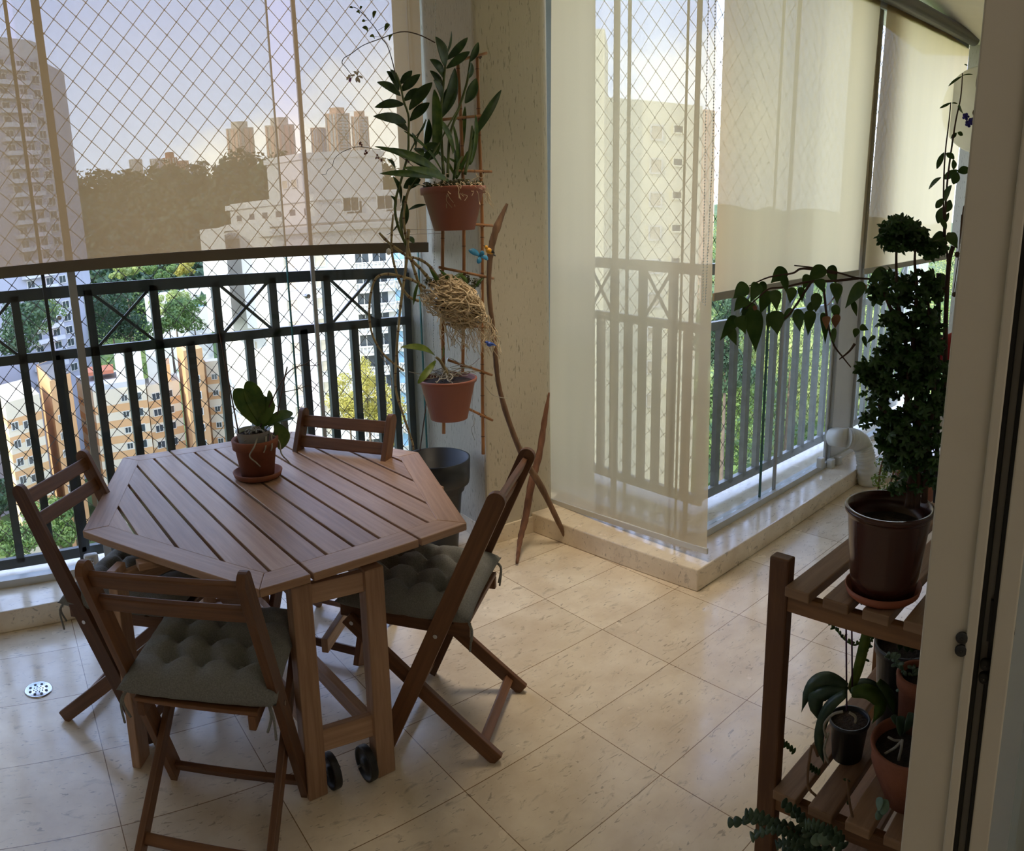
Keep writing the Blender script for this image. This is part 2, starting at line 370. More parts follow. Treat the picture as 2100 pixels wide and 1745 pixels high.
def fabric(name, col, clear, trans=.75):
    m, n, b = base_mat(name); L = n.links
    d = N(n, 'ShaderNodeBsdfDiffuse'); d.inputs[0].default_value = (*col, 1); tl = N(n, 'ShaderNodeBsdfTranslucent')
    t = N(n, 'ShaderNodeTexCoord'); mp = N(n, 'ShaderNodeMapping'); mp.inputs['Scale'].default_value = (6, 6, .35); L.new(t.outputs['Object'], mp.inputs[0])
    ns = N(n, 'ShaderNodeTexNoise', ins={'Scale': 1, 'Detail': 2}); L.new(mp.outputs[0], ns.inputs['Vector'])
    r = N(n, 'ShaderNodeValToRGB'); r.color_ramp.elements[0].position = .3; r.color_ramp.elements[1].position = .7
    r.color_ramp.elements[0].color = (*[c * .94 for c in col], 1); r.color_ramp.elements[1].color = (*col, 1); L.new(ns.outputs['Fac'], r.inputs[0]); L.new(r.outputs[0], tl.inputs[0])
    x = N(n, 'ShaderNodeMixShader', ins={0: trans}); L.new(d.outputs[0], x.inputs[1]); L.new(tl.outputs[0], x.inputs[2])
    tp = N(n, 'ShaderNodeBsdfTransparent'); tp.inputs[0].default_value = (1, .99, .97, 1)
    y = N(n, 'ShaderNodeMixShader', ins={0: clear}); L.new(x.outputs[0], y.inputs[1]); L.new(tp.outputs[0], y.inputs[2])
    L.new(y.outputs[0], n.nodes['Material Output'].inputs[0]); return m
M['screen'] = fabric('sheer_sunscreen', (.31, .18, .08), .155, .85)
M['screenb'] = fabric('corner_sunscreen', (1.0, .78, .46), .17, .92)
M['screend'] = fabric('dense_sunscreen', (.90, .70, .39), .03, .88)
def glassm():
    m, n, b = base_mat('window_glass'); L = n.links
    tp = N(n, 'ShaderNodeBsdfTransparent'); tp.inputs[0].default_value = (.93, .97, .95, 1); gl = N(n, 'ShaderNodeBsdfGlossy', ins={'Roughness': .02})
    lw = N(n, 'ShaderNodeLayerWeight', ins={'Blend': .5}); pw = N(n, 'ShaderNodeMath', operation='POWER', ins={1: 4.5}); L.new(lw.outputs['Facing'], pw.inputs[0]); fr = N(n, 'ShaderNodeMath', operation='MULTIPLY_ADD', ins={1: .5, 2: .03}); L.new(pw.outputs[0], fr.inputs[0]); x = N(n, 'ShaderNodeMixShader'); L.new(fr.outputs[0], x.inputs[0]); L.new(tp.outputs[0], x.inputs[1]); L.new(gl.outputs[0], x.inputs[2])
    L.new(x.outputs[0], n.nodes['Material Output'].inputs[0]); return m
M['glass'] = glassm()
M['gedge'] = pmat('green_glass_edge', (.05, .16, .15), .2, 0, .1)
M['net'] = pmat('nylon_net', (.085, .058, .036), .7, 0, .1)
# ------------------------------------------------------------------ floor, ledges, walls, column, ceiling
bm = new(); prism(bm, [(-1.2, -2.7), (6.1, -2.7), (6.1, 1.96), (2.50, 1.85), (2.42, 2.88), (2.5, 3.3), (-1.2, 3.3)], -.12, 0); struct('floor', bm, M['floor'])
bm = new(); prism(bm, [(-1.2, 3.14), (-.181, 3.169), (2.128, 3.30), (2.165, 3.37), (2.165, 3.69), (-1.2, 3.69)], 0, .10); struct('trim_1', bm, M['stone'], bevel=.006)
bm = new(); prism(bm, [(2.482, 1.826), (6.1, 1.94), (6.1, 2.48), (3.10, 2.40), (3.10, 3.68), (2.745, 3.68), (2.745, 2.995), (2.585, 2.90), (2.40, 2.86)], 0, .104); struct('trim_2', bm, M['stone'], bevel=.006)
cp = [(2.130, 2.862), (2.50, 2.838)]
arc = [(2.50 + .075 * math.sin(a), 2.913 - .075 * math.cos(a)) for a in [i * math.pi / 2 / 8 for i in range(1, 9)]]
bm = new(); prism(bm, cp + arc + [(2.60, 3.0), (2.62, 3.62), (2.17, 3.62), (2.17, 3.36)], .0, 3.05); struct('wall_column', bm, M['plaster'], bevel=.014)
bm = new(); prism(bm, [(2.118, 2.852), (2.41, 2.83), (2.41, 2.86), (2.15, 2.88), (2.19, 3.36), (2.178, 3.36)], .001, .085); struct('baseboard_column', bm, M['stone'])
yq = onx(1190, 300, 2.86).y; bm = new(); prism(bm, [(2.86, yq), (2.97, yq), (2.97, 3.62), (2.86, 3.62)], .104, 3.05); struct('wall_corner', bm, M['wall'])
bm = new(); prism(bm, [(-1.3, -2.7), (6.3, -2.7), (6.3, 2.5), (3.12, 2.42), (3.12, 3.72), (-1.3, 3.72)], 3.05, 3.2); struct('ceiling', bm, M['ceil'])
bm = new(); prism(bm, [(2.17, 3.625), (2.74, 3.625), (2.74, 3.69), (2.17, 3.69)], 0, .10); struct('trim_7', bm, M['stone'])
bm = new(); box(bm, (5.93, -2.6, 0), (6.05, 1.93, 3.05)); box(bm, (5.93, 1.93, 1.5), (6.05, 1.98, 3.05)); struct('wall_right', bm, M['plaster'])
bm = new(); box(bm, (-1.3, -2.7, 0), (-1.2, 3.8, 3.05)); struct('wall_left', bm, M['wall'])
bm = new(); box(bm, (-1.3, -2.8, 0), (2.4, -2.7, 3.05)); struct('wall_back', bm, M['wall'])
bm = new(); box(bm, (1.25, .16, 0), (5.93, .28, 3.05)); struct('wall_front', bm, M['wall'])
bm = new(); box(bm, (2.3, -2.7, 0), (2.4, .16, 3.05)); struct('wall_side', bm, M['wall'])
# ------------------------------------------------------------------ railings (welded balcony guard rails)
def railing(name, label, P, xs_main, base, mid, top, end0, end1, m, x_first=0, w=.042, lows=None, deep=.03):
    """P(u, z) -> point; u runs along the rail"""
    t = thing(name, P((end0 + end1) / 2, 0), label, 'railing')
    d = (P(end1, 1) - P(end0, 1)).normalized(); hz = Vector((0, 0, 1))
    for nm, z, h in (('top_rail', top, .055), ('middle_rail', mid, .045), ('bottom_rail', base, .05)):
        bm = new(); beam(bm, P(end0, z), P(end1, z), h, deep, hz); obj(nm, bm, m, t)
    for u in xs_main:
        bm = new(); beam(bm, P(u, base), P(u, top), w, deep, d); obj('post', bm, m, t)
    for i in range(len(xs_main) - 1):
        if abs(xs_main[i + 1] - xs_main[i]) < .15: continue
        a, b = xs_main[i], xs_main[i + 1]
        bm = new(); beam(bm, P((a + b) / 2, base), P((a + b) / 2, mid), w, deep, d); obj('baluster', bm, m, t)
        if (i + x_first) % 2 == 0:
            bm = new(); beam(bm, P(a, mid), P(b, top), .014, .010); beam(bm, P(a, top), P(b, mid), .014, .010); obj('cross_brace', bm, m, t)
    return t
YL = 3.58
pa = [ony(x, y, YL) for x, y in ((42, 700), (187, 660), (320, 650), (446, 640), (561, 630), (671, 620), (770, 610))]
xs = [p.x for p in pa]; stp = (xs[-1] - xs[0]) / 6
xm = [xs[0] - stp * i for i in (4, 3, 2, 1)] + xs + [2.15]
zr_ = [[ony(*q, YL) for q in pr] for pr in (((0, 1158), (202, 1122)), ((0, 741), (850, 655)), ((0, 610), (840, 559)))]
zl = lambda k, u: zr_[k][0].z + (zr_[k][1].z - zr_[k][0].z) * (u - zr_[k][0].x) / (zr_[k][1].x - zr_[k][0].x) * (.35 if k == 0 else 1)
def PLR(u, z):
    if z < .1: return Vector((u, YL, z))
    return Vector((u, YL, zl({.165: 0, 1.16: 1, 1.45: 2}.get(z, 2), u)))
railing('balcony_railing', 'dark grey metal railing with X braces outside the glass left of the column', PLR, xm, .165, 1.16, 1.45, -1.15, 2.16, M['rail'], x_first=1, w=.04)
XB = 3.02
ym = [3.46 - .205 * i for i in range(0, 7)]
railing('balcony_railing', 'grey metal railing with X braces behind the full-length corner blind', lambda u, z: Vector((XB, u, z)), ym, .165, 1.07, 1.36, 3.55, 2.22, M['railr'], w=.04)
YR = 2.26
railing('balcony_railing', 'grey metal railing under the two shorter blinds on the right', lambda u, z: Vector((u, YR + .02 * (u - 3), z)), [3.06 + .28 * i for i in range(0, 12)], .17, 1.07, 1.36, 3.02, 6.1, M['railr'], x_first=1, w=.04)
# ------------------------------------------------------------------ safety nets
def net(name, label, P, u0, u1, z0, z1, du=.105, dz=.112):
    bm = new(); r = .0018; nrm = (P(1, 0) - P(0, 0)).cross(Vector((0, 0, 1))).normalized()
    k = dz / du
    def strand(a, b):
        tube(bm, [a, b], r, 4, cap=False)
    c = -((z1 - z0) / k)
    u = u0 - (z1 - z0) / k
    while u < u1:
        for s in (1, -1):
            # z = z0 + s*k*(x-u)  clipped
            if s == 1: xa, xb = u, u + (z1 - z0) / k; za, zb = z0, z1
            else: xa, xb = u, u + (z1 - z0) / k; za, zb = z1, z0
            if xa < u0: za += s * k * (u0 - xa); xa = u0
            if xb > u1: zb -= s * k * (xb - u1); xb = u1
            if xb - xa > .01: strand(P(xa, za), P(xb, zb))
        u += du
    ku = 0; i = 0
    z = z0
    while z < z1:
        off = (i % 2) * du / 2; u = u0 - ((u0 - u0) % du) + off
        while u < u1:
            p = P(u + (z0 - z0), z); q = .0042
            vs = [bm.verts.new(p + Vector(d) * q) for d in ((1, 0, 0), (-1, 0, 0), (0, 1, 0), (0, -1, 0), (0, 0, 1.3), (0, 0, -1.3))]
            for a, b, c_ in ((0, 2, 4), (2, 1, 4), (1, 3, 4), (3, 0, 4), (2, 0, 5), (1, 2, 5), (3, 1, 5), (0, 3, 5)): bm.faces.new((vs[a], vs[b], vs[c_]))
            u += du
        z += dz / 2; i += 1
    o = obj(name, bm, M['net']); tag(o, label, 'safety net'); return o
ZN = .15
def nz(u0, u1): return (u1 - u0)
net('safety_net', 'diamond-mesh nylon safety net stretched across the left opening', lambda u, z: Vector((u, 3.70, z)), -1.15, -1.15 + .105 * 32, ZN, ZN + .112 * 26)
net('safety_net', 'diamond-mesh nylon safety net behind the corner blind', lambda u, z: Vector((3.14, u, z)), 2.42, 2.42 + .105 * 12, ZN, ZN + .112 * 26)
net('safety_net', 'diamond-mesh nylon safety net along the right-hand railing', lambda u, z: Vector((u, 2.42 + .02 * (u - 3), z)), 3.14, 3.14 + .105 * 28, ZN, ZN + .112 * 26)
# ------------------------------------------------------------------ sliding glass panes
def pane(n_, P, u0, u1, z0, z1, d, frames=(), extra=None):
    t = thing('window_%d' % n_, P(u0, z0), None, None); t['kind'] = 'structure'
    bm = new(); a, b, c, e_ = P(u0, z0), P(u1, z0), P(u1, z1), P(u0, z1); n = (b - a).cross(Vector((0, 0, 1))).normalized() * .004
    vs = [bm.verts.new(p + s * n) for s in (-1, 1) for p in (a, b, c, e_)]
    bm.faces.new(vs[:4]); bm.faces.new(list(reversed(vs[4:])))
    for i in range(4): bm.faces.new((vs[i], vs[i + 4], vs[(i + 1) % 4 + 4], vs[(i + 1) % 4]))
    obj('pane', bm, M['glass'], t)
    for u, w, mm in frames:
        bm = new(); beam(bm, P(u, z0), P(u, z1), w, .012, (b - a)); obj('pane_edge', bm, M[mm], t)
    return t
PL = lambda u, z: Vector((u, 3.44, z))
gx = [ony(x, y, 3.44).x for x, y in ((120, 800), (178, 800), (612, 800), (656, 760), (876, 700))]
pane(1, PL, -1.15, gx[0], .13, 3.0, 0, [(gx[0], .016, 'rail')])
WIN2 = pane(2, lambda u, z: Vector((u, 3.46, z)), gx[0] + .03, gx[2], .13, 3.0, 0, [(gx[1], .036, 'alug'), (gx[2], .006, 'gedge')])
WIN3 = pane(3, PL, gx[3], 2.17, .13, 3.0, 0, [(gx[3], .02, 'alug'), (2.155, .005, 'gedge')])
PB = lambda u, z: Vector((2.70, u, z))
gy = [onx(x, 100, 2.70).y for x in (1265, 1291, 1410, 1433)]
pane(4, PB, 3.3, 2.03, .14, 3.0, 0, [(gy[0], .03, 'alug'), (gy[1], .012, 'alug'), (gy[2], .005, 'gedge'), (gy[3], .02, 'alug')])
PR = lambda u, z: Vector((u, 2.03 + .035 * (u - 2.7), z))
gr_ = [ony(x, 800, 2.09).x for x in (1556, 1587, 1698, 1713)]
pane(5, PR, 2.72, gr_[0], .14, 3.0, 0, [(gr_[0], .008, 'gedge')])
pane(6, PR, gr_[0] + .02, gr_[2], .14, 3.0, 0, [(gr_[1], .022, 'alug'), (gr_[2], .03, 'alu')])
pane(7, PR, gr_[3] + .26, 5.9, .14, 3.0, 0, [(gr_[3] + .27, .03, 'alu')])
bm = new(); beam(bm, (-1.15, 3.44, .118), (2.16, 3.44, .118), .035, .055, (0, 0, 1)); struct('trim_3', bm, M['alu'])
bm = new(); beam(bm, (2.70, 3.3, .122), (2.70, 2.0, .122), .035, .055, (0, 0, 1)); struct('trim_4', bm, M['alu'])
bm = new(); beam(bm, PR(2.68, .122), PR(5.9, .122), .035, .055, (0, 0, 1)); struct('trim_5', bm, M['alu'])
# white panel with the duct outlet between the right-hand panes
t = thing('trim_6', PR(gr_[2] + .02, .14), None, None); t['kind'] = 'structure'
bm = new(); a_ = PR(gr_[2] + .015, .14); b_ = PR(gr_[3] + .25, .14); nrm = Vector((0, -1, 0))
beam(bm, (a_ + b_) / 2, (a_ + b_) / 2 + Vector((0, 0, 2.85)), (b_ - a_).length, .02, b_ - a_); obj('panel_sheet', bm, M['alu'], t)
bm = new(); beam(bm, a_ + Vector((.0, -.02, 0)), a_ + Vector((.0, -.02, 2.85)), .012, .02, (1, 0, 0)); beam(bm, b_ + Vector((0, -.02, 0)), b_ + Vector((0, -.02, 2.85)), .012, .02, (1, 0, 0)); obj('panel_bead', bm, M['alug'], t)
# ------------------------------------------------------------------ roller blinds
def blind(name, label, c, m, bar, barm, thick=.0015, wav=0, roller=None, sag=0):
    """c: corners top-left, top-right, bottom-right, bottom-left (points)"""
    tl_, tr_, br_, bl_ = [V3(p) for p in c]
    t = thing(name, (bl_ + br_) / 2, label, 'roller blind')
    bm = new(); nx, nz_ = 36, 30; nn = (tr_ - tl_).cross(Vector((0, 0, 1))).normalized(); g = []
    for i in range(nz_ + 1):
        v = i / nz_; row = []
        for j in range(nx + 1):
            u = j / nx; p = (tl_ * (1 - u) + tr_ * u) * (1 - v) + (bl_ * (1 - u) + br_ * u) * v
            p = p + nn * (wav * v * math.sin(u * 9.0 + .6 * math.sin(v * 3)) + .5 * wav * math.sin(u * 21 + 1))
            row.append(bm.verts.new(p))
        g.append(row)
    for i in range(nz_):
        for j in range(nx): bm.faces.new((g[i][j], g[i][j + 1], g[i + 1][j + 1], g[i + 1][j]))
    obj('fabric', bm, m, t, smooth=True)
    bm = new(); d = (br_ - bl_).normalized() * .004; beam(bm, bl_ - d + Vector((0, 0, -bar / 2)), br_ + d + Vector((0, 0, -bar / 2)), bar, .012, (0, 0, 1)); obj('bottom_bar', bm, barm, t, bevel=.002)
    if roller:
        bm = new(); tube(bm, [tl_ + Vector((0, 0, roller)), tr_ + Vector((0, 0, roller))], roller, 16); obj('roller', bm, m, t, smooth=True)
    return t
YB = 3.33
bl = ony(0, 548, YB); brr = ony(876, 497, YB)
dx = (brr - bl); bl2 = bl - dx * .52
M['barl'] = pmat('bronze_bar', (.16, .13, .09), .5, 0, .05)
M['barr'] = pmat('beige_bar', (.40, .38, .31), .5, 0, .05)
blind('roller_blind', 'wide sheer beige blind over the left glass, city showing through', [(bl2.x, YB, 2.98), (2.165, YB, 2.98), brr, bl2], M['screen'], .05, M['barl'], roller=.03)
XBL = 2.575
blind('roller_blind', 'full-length cream blind at the corner, reaching the stone ledge', [(XBL, 2.835, 2.98), (XBL, onx(1466, 10, XBL).y, 2.98), onx(1450, 1124, XBL), onx(1127, 1020, XBL)], M['screenb'], .028, M['alu'], wav=.004, roller=.03)
Y2 = 1.93
b2 = [ony(1464, 601, Y2), ony(1760, 553, Y2), ony(1801, 20, Y2)]
blind('roller_blind', 'dense cream blind, middle of the right-hand wall, left of the narrow gap', [(b2[0].x, Y2, 2.98), (b2[1].x + .04, Y2, 2.98), b2[1], b2[0]], M['screend'], .035, M['barr'], wav=.003, roller=.03)
b3 = [ony(1772, 551, Y2), ony(1945, 522, Y2)]
BL3 = blind('roller_blind', 'dense cream blind nearest the far end wall, by the hanging disc', [(b3[0].x + .05, Y2, 2.94), (5.78, Y2, 2.98), b3[1], (b3[0])], M['screend'], .035, M['barr'], wav=.003)
t = thing('blind_cassette', (4.2, 1.86, 2.9), 'dark grey cassette along the ceiling over the far cream blind', 'blind cassette')
bm = new()
q = [ony(1806, -2, 1.90), ony(1978, 84, 1.90)]; dd = (q[1] - q[0])
q0 = q[0] - dd * 1.3; q1 = q[0] + dd * 1.15
M['cass'] = pmat('grey_cassette', (.11, .105, .095), .4, 0, .1, 6)
tube(bm, [q0 + Vector((0, .005, .046)), q1 + Vector((0, .005, .046))], .048, 20); obj('cassette_tube', bm, M['cass'], t, smooth=True)
bm = new(); beam(bm, q0 + Vector((0, .045, .0)), q1 + Vector((0, .045, .0)), .05, .02, (0, 0, 1)); obj('cassette_lip', bm, M['alug'], t)
# chains of the blinds
def chain(pts, label, r=.0022):
    bm = new(); tube(bm, spline(pts, 8), r, 5); o = obj('blind_chain', bm, M['white'], smooth=True); tag(o, label, 'bead chain'); return o
def beads(pts, label):
    bm = new(); P = [V3(p) for p in pts]
    for a, b in zip(P[:-1], P[1:]):
        k = max(1, int((b - a).length / .012))
        for i in range(k): ball(bm, a + (b - a) * i / k, .0028, 6)
        tube(bm, [a, b], .0008, 4)
    o = obj('blind_chain', bm, M['white']); tag(o, label, 'bead chain'); return o
beads([onx(1453, -5, 2.56), onx(1446, 300, 2.56), onx(1441, 620, 2.56), onx(1446, 625, 2.555), onx(1462, 300, 2.555), onx(1467, -5, 2.555)], 'beaded cord loop hanging at the right edge of the corner blind')
beads([ony(893, -5, 2.84), ony(893, 330, 2.84), ony(888, 700, 2.84), ony(893, 760, 2.84)], 'beaded cord loop hanging down the left face of the column')
# ================================================================== the city outside
GZ = -50.0
def cxy(px, D):
    d = ray(px, 500); h = math.hypot(d[0], d[1]); return Vector((d[0] / h * D, d[1] / h * D))
def zat(px, py, D): return ond(px, py, D).z
def facade(name, c, var=.05): return pmat(name, c, .9, 0, var, .15)
M['f_white'] = facade('white_facade', (.60, .57, .51))
M['f_tan'] = facade('ochre_facade', (.56, .32, .15))
M['f_cream'] = facade('cream_facade', (.62, .53, .40))
M['f_grey'] = facade('grey_facade', (.46, .45, .46))
M['f_lilac'] = facade('lilac_facade', (.33, .33, .38))
M['f_balc'] = facade('pale_grey_facade', (.50, .49, .50))
M['f_yel'] = facade('pale_yellow_facade', (.68, .62, .44))
M['f_brick'] = facade('red_brick_facade', (.42, .17, .10))
M['f_pink'] = facade('salmon_facade', (.78, .50, .34))
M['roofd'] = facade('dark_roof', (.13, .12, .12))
M['roofr'] = facade('red_roof', (.34, .12, .07))
M['wglass'] = pmat('dark_window', (.035, .045, .055), .15, 0, .3, 1)
M['wblue'] = pmat('curtained_window', (.25, .42, .55), .3, 0, .3, 1)
M['wcream'] = pmat('shuttered_window', (.45, .38, .27), .6, 0, .2, 1)
M['grass'] = leaf_mat('hillside_green', (.05, .10, .02), (.13, .17, .04), .1, .8, .2)
M['asph'] = pmat('asphalt', (.16, .16, .17), .9, 0, .2, .2)
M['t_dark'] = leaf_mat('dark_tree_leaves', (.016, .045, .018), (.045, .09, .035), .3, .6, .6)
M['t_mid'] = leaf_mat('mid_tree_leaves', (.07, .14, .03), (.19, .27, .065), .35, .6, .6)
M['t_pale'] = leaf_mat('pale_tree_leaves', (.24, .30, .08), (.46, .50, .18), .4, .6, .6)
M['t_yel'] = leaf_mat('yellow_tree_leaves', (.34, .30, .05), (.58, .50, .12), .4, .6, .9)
M['trunk'] = pmat('tree_bark', (.10, .07, .045), .9, 0, .3, 2)
bm = new(); prism(bm, [(-700, 12), (900, 12), (1500, 900), (900, 1600), (-900, 1600)], GZ - 1, GZ); struct('ground', bm, M['grass'])
rs = np.random.RandomState(3)
def leaves_mesh(name, centers, radii, count, size, m, parent=None, flat=.8):
    """crown of small leaf quads scattered over lumps"""
    vs = []; fs = []
    w = np.array([r ** 2 for r in radii]); w = w / w.sum()
    idx = rs.choice(len(radii), count, p=w)
    d = rs.normal(size=(count, 3)); d /= np.linalg.norm(d, axis=1)[:, None]
    rr = rs.uniform(.72, 1.05, count)
    for i in range(count):
        k = idx[i]; p = np.array(centers[k]) + d[i] * np.array([1, 1, flat]) * radii[k] * rr[i]
        a = rs.normal(size=3); a /= np.linalg.norm(a); nn = d[i] + .6 * a; nn /= np.linalg.norm(nn)
        u = np.cross(nn, a); u /= np.linalg.norm(u) + 1e-9; v = np.cross(nn, u); s = size * rs.uniform(.6, 1.3)
        b = len(vs); vs += [p - u * s, p - v * s * .5, p + u * s, p + v * s * .5]; fs.append((b, b + 1, b + 2, b + 3))
    me = bpy.data.meshes.new(name); me.from_pydata([tuple(q) for q in vs], [], fs); me.materials.append(m)
    o = bpy.data.objects.new(name, me); COL.objects.link(o)
    if parent is not None: o.parent = parent; me.transform(Matrix.Translation(-parent.location))
    return o
def tree(px, py, D, w, h, m, label, group=None, count=2600, size=None, cat='tree', lumps=14):
    """crown centred at picture point px, py; w, h crown width and height in metres"""
    c = ond(px, py, D); base = Vector((c.x, c.y, GZ)); t = thing('tree', base, label, cat, group)
    cs = []; ra = []
    for i in range(lumps):
        a = rs.uniform(0, 6.28); q = rs.uniform(0, .8) ** .6; zz = rs.uniform(-.8, .8)
        k = math.sqrt(max(.05, 1 - zz * zz))
        cs.append((c.x + math.cos(a) * q * w / 2 * k, c.y + math.sin(a) * q * w / 2 * k, c.z + zz * h / 2)); ra.append(rs.uniform(.16, .30) * min(w, h * 1.2))
    leaves_mesh('crown', cs, ra, count, size or .035 * w, m, t)
    bm = new(); tube(bm, [base, base + (c - base) * .6 + Vector((.3, .2, 0)), c], [.02 * w + .25, .015 * w + .15, .08], 8); obj('trunk', bm, M['trunk'], t, smooth=True)
    return t
def win_mesh(name, w, h, mats, frame=.12, sill=False, split=True):
    bm = new(); box(bm, (-w / 2, -.10, -h / 2), (w / 2, .02, h / 2), 1)
    f = frame
    for lo, hi in (((-w / 2 - f, -.16, h / 2), (w / 2 + f, .02, h / 2 + f)), ((-w / 2 - f, -.16, -h / 2 - f), (w / 2 + f, .02, -h / 2)), ((-w / 2 - f, -.16, -h / 2), (-w / 2, .02, h / 2)), ((w / 2, -.16, -h / 2), (w / 2 + f, .02, h / 2))): box(bm, lo, hi, 0)
    if split: box(bm, (-.04, -.14, -h / 2), (.04, .0, h / 2), 0)
    me = bpy.data.meshes.new(name); bm.to_mesh(me); bm.free()
    for q in mats: me.materials.append(q)
    return me
WM = {}
def windows(parent, A, B, us, zs, w, h, mats=('f_white', 'wglass'), name='window', alt=None, split=True):
    """a copy of one window at each u (metres from corner A towards B) and height z; each is its own part"""
    key = (w, h, mats, split)
    if key not in WM: WM[key] = win_mesh('window', w, h, [M[q] for q in mats], split=split)
    d = (B - A).normalized(); out = Vector((d.y, -d.x))
    if out.dot(-(A + B) / 2) < 0: out = -out
    ang = math.atan2(d.y, d.x); 
    if Vector((math.sin(ang), -math.cos(ang))).dot(out) < 0: ang += math.pi
    n = 0
    for z in zs:
        for u in us:
            if parent.get('_n', 0) >= 96: return
            parent['_n'] = parent.get('_n', 0) + 1
            o = bpy.data.objects.new(name, WM[key]); COL.objects.link(o); o.parent = parent
            p = A + d * u + out * .02; o.location = Vector((p.x, p.y, z)) - parent.location; o.rotation_euler = (0, 0, ang)
def balustrade(parent, A, B, u0, u1, z, dep=1.4, m='f_white', dens=.45, glassy=False):
    d = (B - A).normalized(); out = Vector((d.y, -d.x))
    if out.dot(-(A + B) / 2) < 0: out = -out
    P = lambda u, o_, z_: Vector((*(A + d * u + out * o_), z_))
    bm = new(); n = 8; pts = []
    for i in range(n + 1):
        a = math.pi * i / n; pts.append((u0 + (u1 - u0) * (1 - math.cos(a)) / 2, dep * (.55 + .45 * math.sin(a)) if 0 < i < n else .0))
    poly = [tuple(P(u, o_, 0).xy) for u, o_ in pts]
    prism(bm, poly, z - .35, z)
    L = []
    for (ua, oa), (ub, ob_) in zip(pts[:-1], pts[1:]):
        a, b = P(ua, oa, z + 1.0), P(ub, ob_, z + 1.0); beam(bm, a, b, .16, .2)
        k = max(1, int((b - a).length / dens))
        for i in range(k):
            q = a + (b - a) * (i + .5) / k; tube(bm, [(q.x, q.y, z), (q.x, q.y, z + .35), (q.x, q.y, z + .95)], [.07, .13, .06], 5)
    obj('balcony', bm, M[m], parent)
def body(name, parent, poly, z0, z1, m): bm = new(); prism(bm, [tuple(p) for p in poly], z0, z1); return obj(name, bm, M[m], parent)
def quadp(pl, pc, pr, Dl, Dc, Dr):
    """footprint seen with its nearest corner at pc"""
    a, b, c = cxy(pl, Dl), cxy(pc, Dc), cxy(pr, Dr); return [a, b, c, a + c - b]
# ---- white terraced apartment tower
A, B, C_, D_ = quadp(425, 560, 895, 126, 108, 114)
t = thing('apartment_tower', (*B, GZ), 'white terraced apartment tower with balustraded curved balconies, sunlit on its left side', 'building')
zt1 = zat(560, 470, 108)
body('tower_walls', t, [A, B, C_, D_], GZ, zt1, 'f_white')
bm = new(); prism(bm, [tuple(B + (q - B) * 1.02 + (B - D_).normalized() * .6) for q in (A, B, C_, D_)], zt1 - .9, zt1 - .2); prism(bm, [tuple(B + (q - B) * 1.0 + (B - D_).normalized() * .3) for q in (A, B, C_, D_)], zt1 - 3.3, zt1 - 2.9); obj('cornice', bm, M['f_white'], t)
def tier(name, pl, pc, pr, Dl, Dc, Dr, ylo, yhi, lip=.5):
    q = quadp(pl, pc, pr, Dl, Dc, Dr); z0, z1 = zat(pc, ylo, Dc), zat(pc, yhi, Dc)
    o = body(name, t, q, z0, z1, 'f_white'); cx_ = sum(q, Vector((0, 0))) / 4
    bm = new(); prism(bm, [tuple(cx_ + (k - cx_) * (1 + lip / 10)) for k in q], z1 - 1.0, z1 - .2); obj('cornice', bm, M['f_white'], o)
    return q, z0, z1
q, z0, z1 = tier('terrace_storey', 464, 640, 880, 128, 114, 120, 500, 444)
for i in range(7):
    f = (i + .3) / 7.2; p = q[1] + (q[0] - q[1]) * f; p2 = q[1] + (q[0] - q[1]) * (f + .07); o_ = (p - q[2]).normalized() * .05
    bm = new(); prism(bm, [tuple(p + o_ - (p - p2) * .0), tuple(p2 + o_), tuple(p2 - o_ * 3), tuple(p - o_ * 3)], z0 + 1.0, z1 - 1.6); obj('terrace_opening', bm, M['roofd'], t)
q, z0, z1 = tier('upper_storey', 478, 650, 880, 132, 118, 123, 446, 397)
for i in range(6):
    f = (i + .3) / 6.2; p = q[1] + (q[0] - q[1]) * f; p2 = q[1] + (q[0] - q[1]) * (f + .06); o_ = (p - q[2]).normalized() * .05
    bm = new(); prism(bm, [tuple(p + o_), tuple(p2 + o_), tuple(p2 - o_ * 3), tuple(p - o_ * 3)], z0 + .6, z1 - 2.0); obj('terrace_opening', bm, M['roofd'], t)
windows(t, q[1], q[2], [6.2, 12.5], [(z0 + z1) / 2 - .6], 2.4, 1.8)
q, z0, z1 = tier('lift_tower', 560, 629, 792, 131, 126, 130, 400, 313)
windows(t, q[1], q[0], [1.6, 3.6], [z0 + 2.0], 1.1, 1.2, ('f_white', 'wcream'), split=False)
for pl, pr in ((412, 462), (492, 556)):
    qq = [cxy(pl, 112), cxy(pr, 109.5), cxy(pr, 118), cxy(pl, 121)]; o = body('bastion', t, qq, zt1 - 14, zt1 + .9, 'f_white')
LR = (C_ - B).length; LL = (A - B).length
fl = 42 / F * 108
zs = [zat(600, y, 110) for y in range(538, 1010, 43)]
windows(t, B, C_, [2.0, 6.4], zs, 1.5, 1.5, ('f_white', 'wcream'), split=False)
windows(t, B, C_, [12.6, 15.2], [z + .1 for z in zs], 2.0, 2.1, ('f_white', 'wglass'))
windows(t, B, C_, [18.2], [z + .1 for z in zs], 1.7, 2.1, ('f_white', 'wblue'))
windows(t, B, C_, [20.6], zs, 1.3, 1.4, ('f_white', 'wcream'), split=False)
windows(t, B, A, [7.2], zs, .7, 1.1, ('f_white', 'wcream'), split=False)
for z in zs:
    balustrade(t, B, C_, 11.2, 17.4, z - 1.75, 1.3)
for z in zs[:9]: balustrade(t, B, C_, 17.6, 20.0, z - 1.75, .9)
windows(t, B, C_, [11.5, 16.5], [zat(700, 420, 110)], 2.2, 1.8)
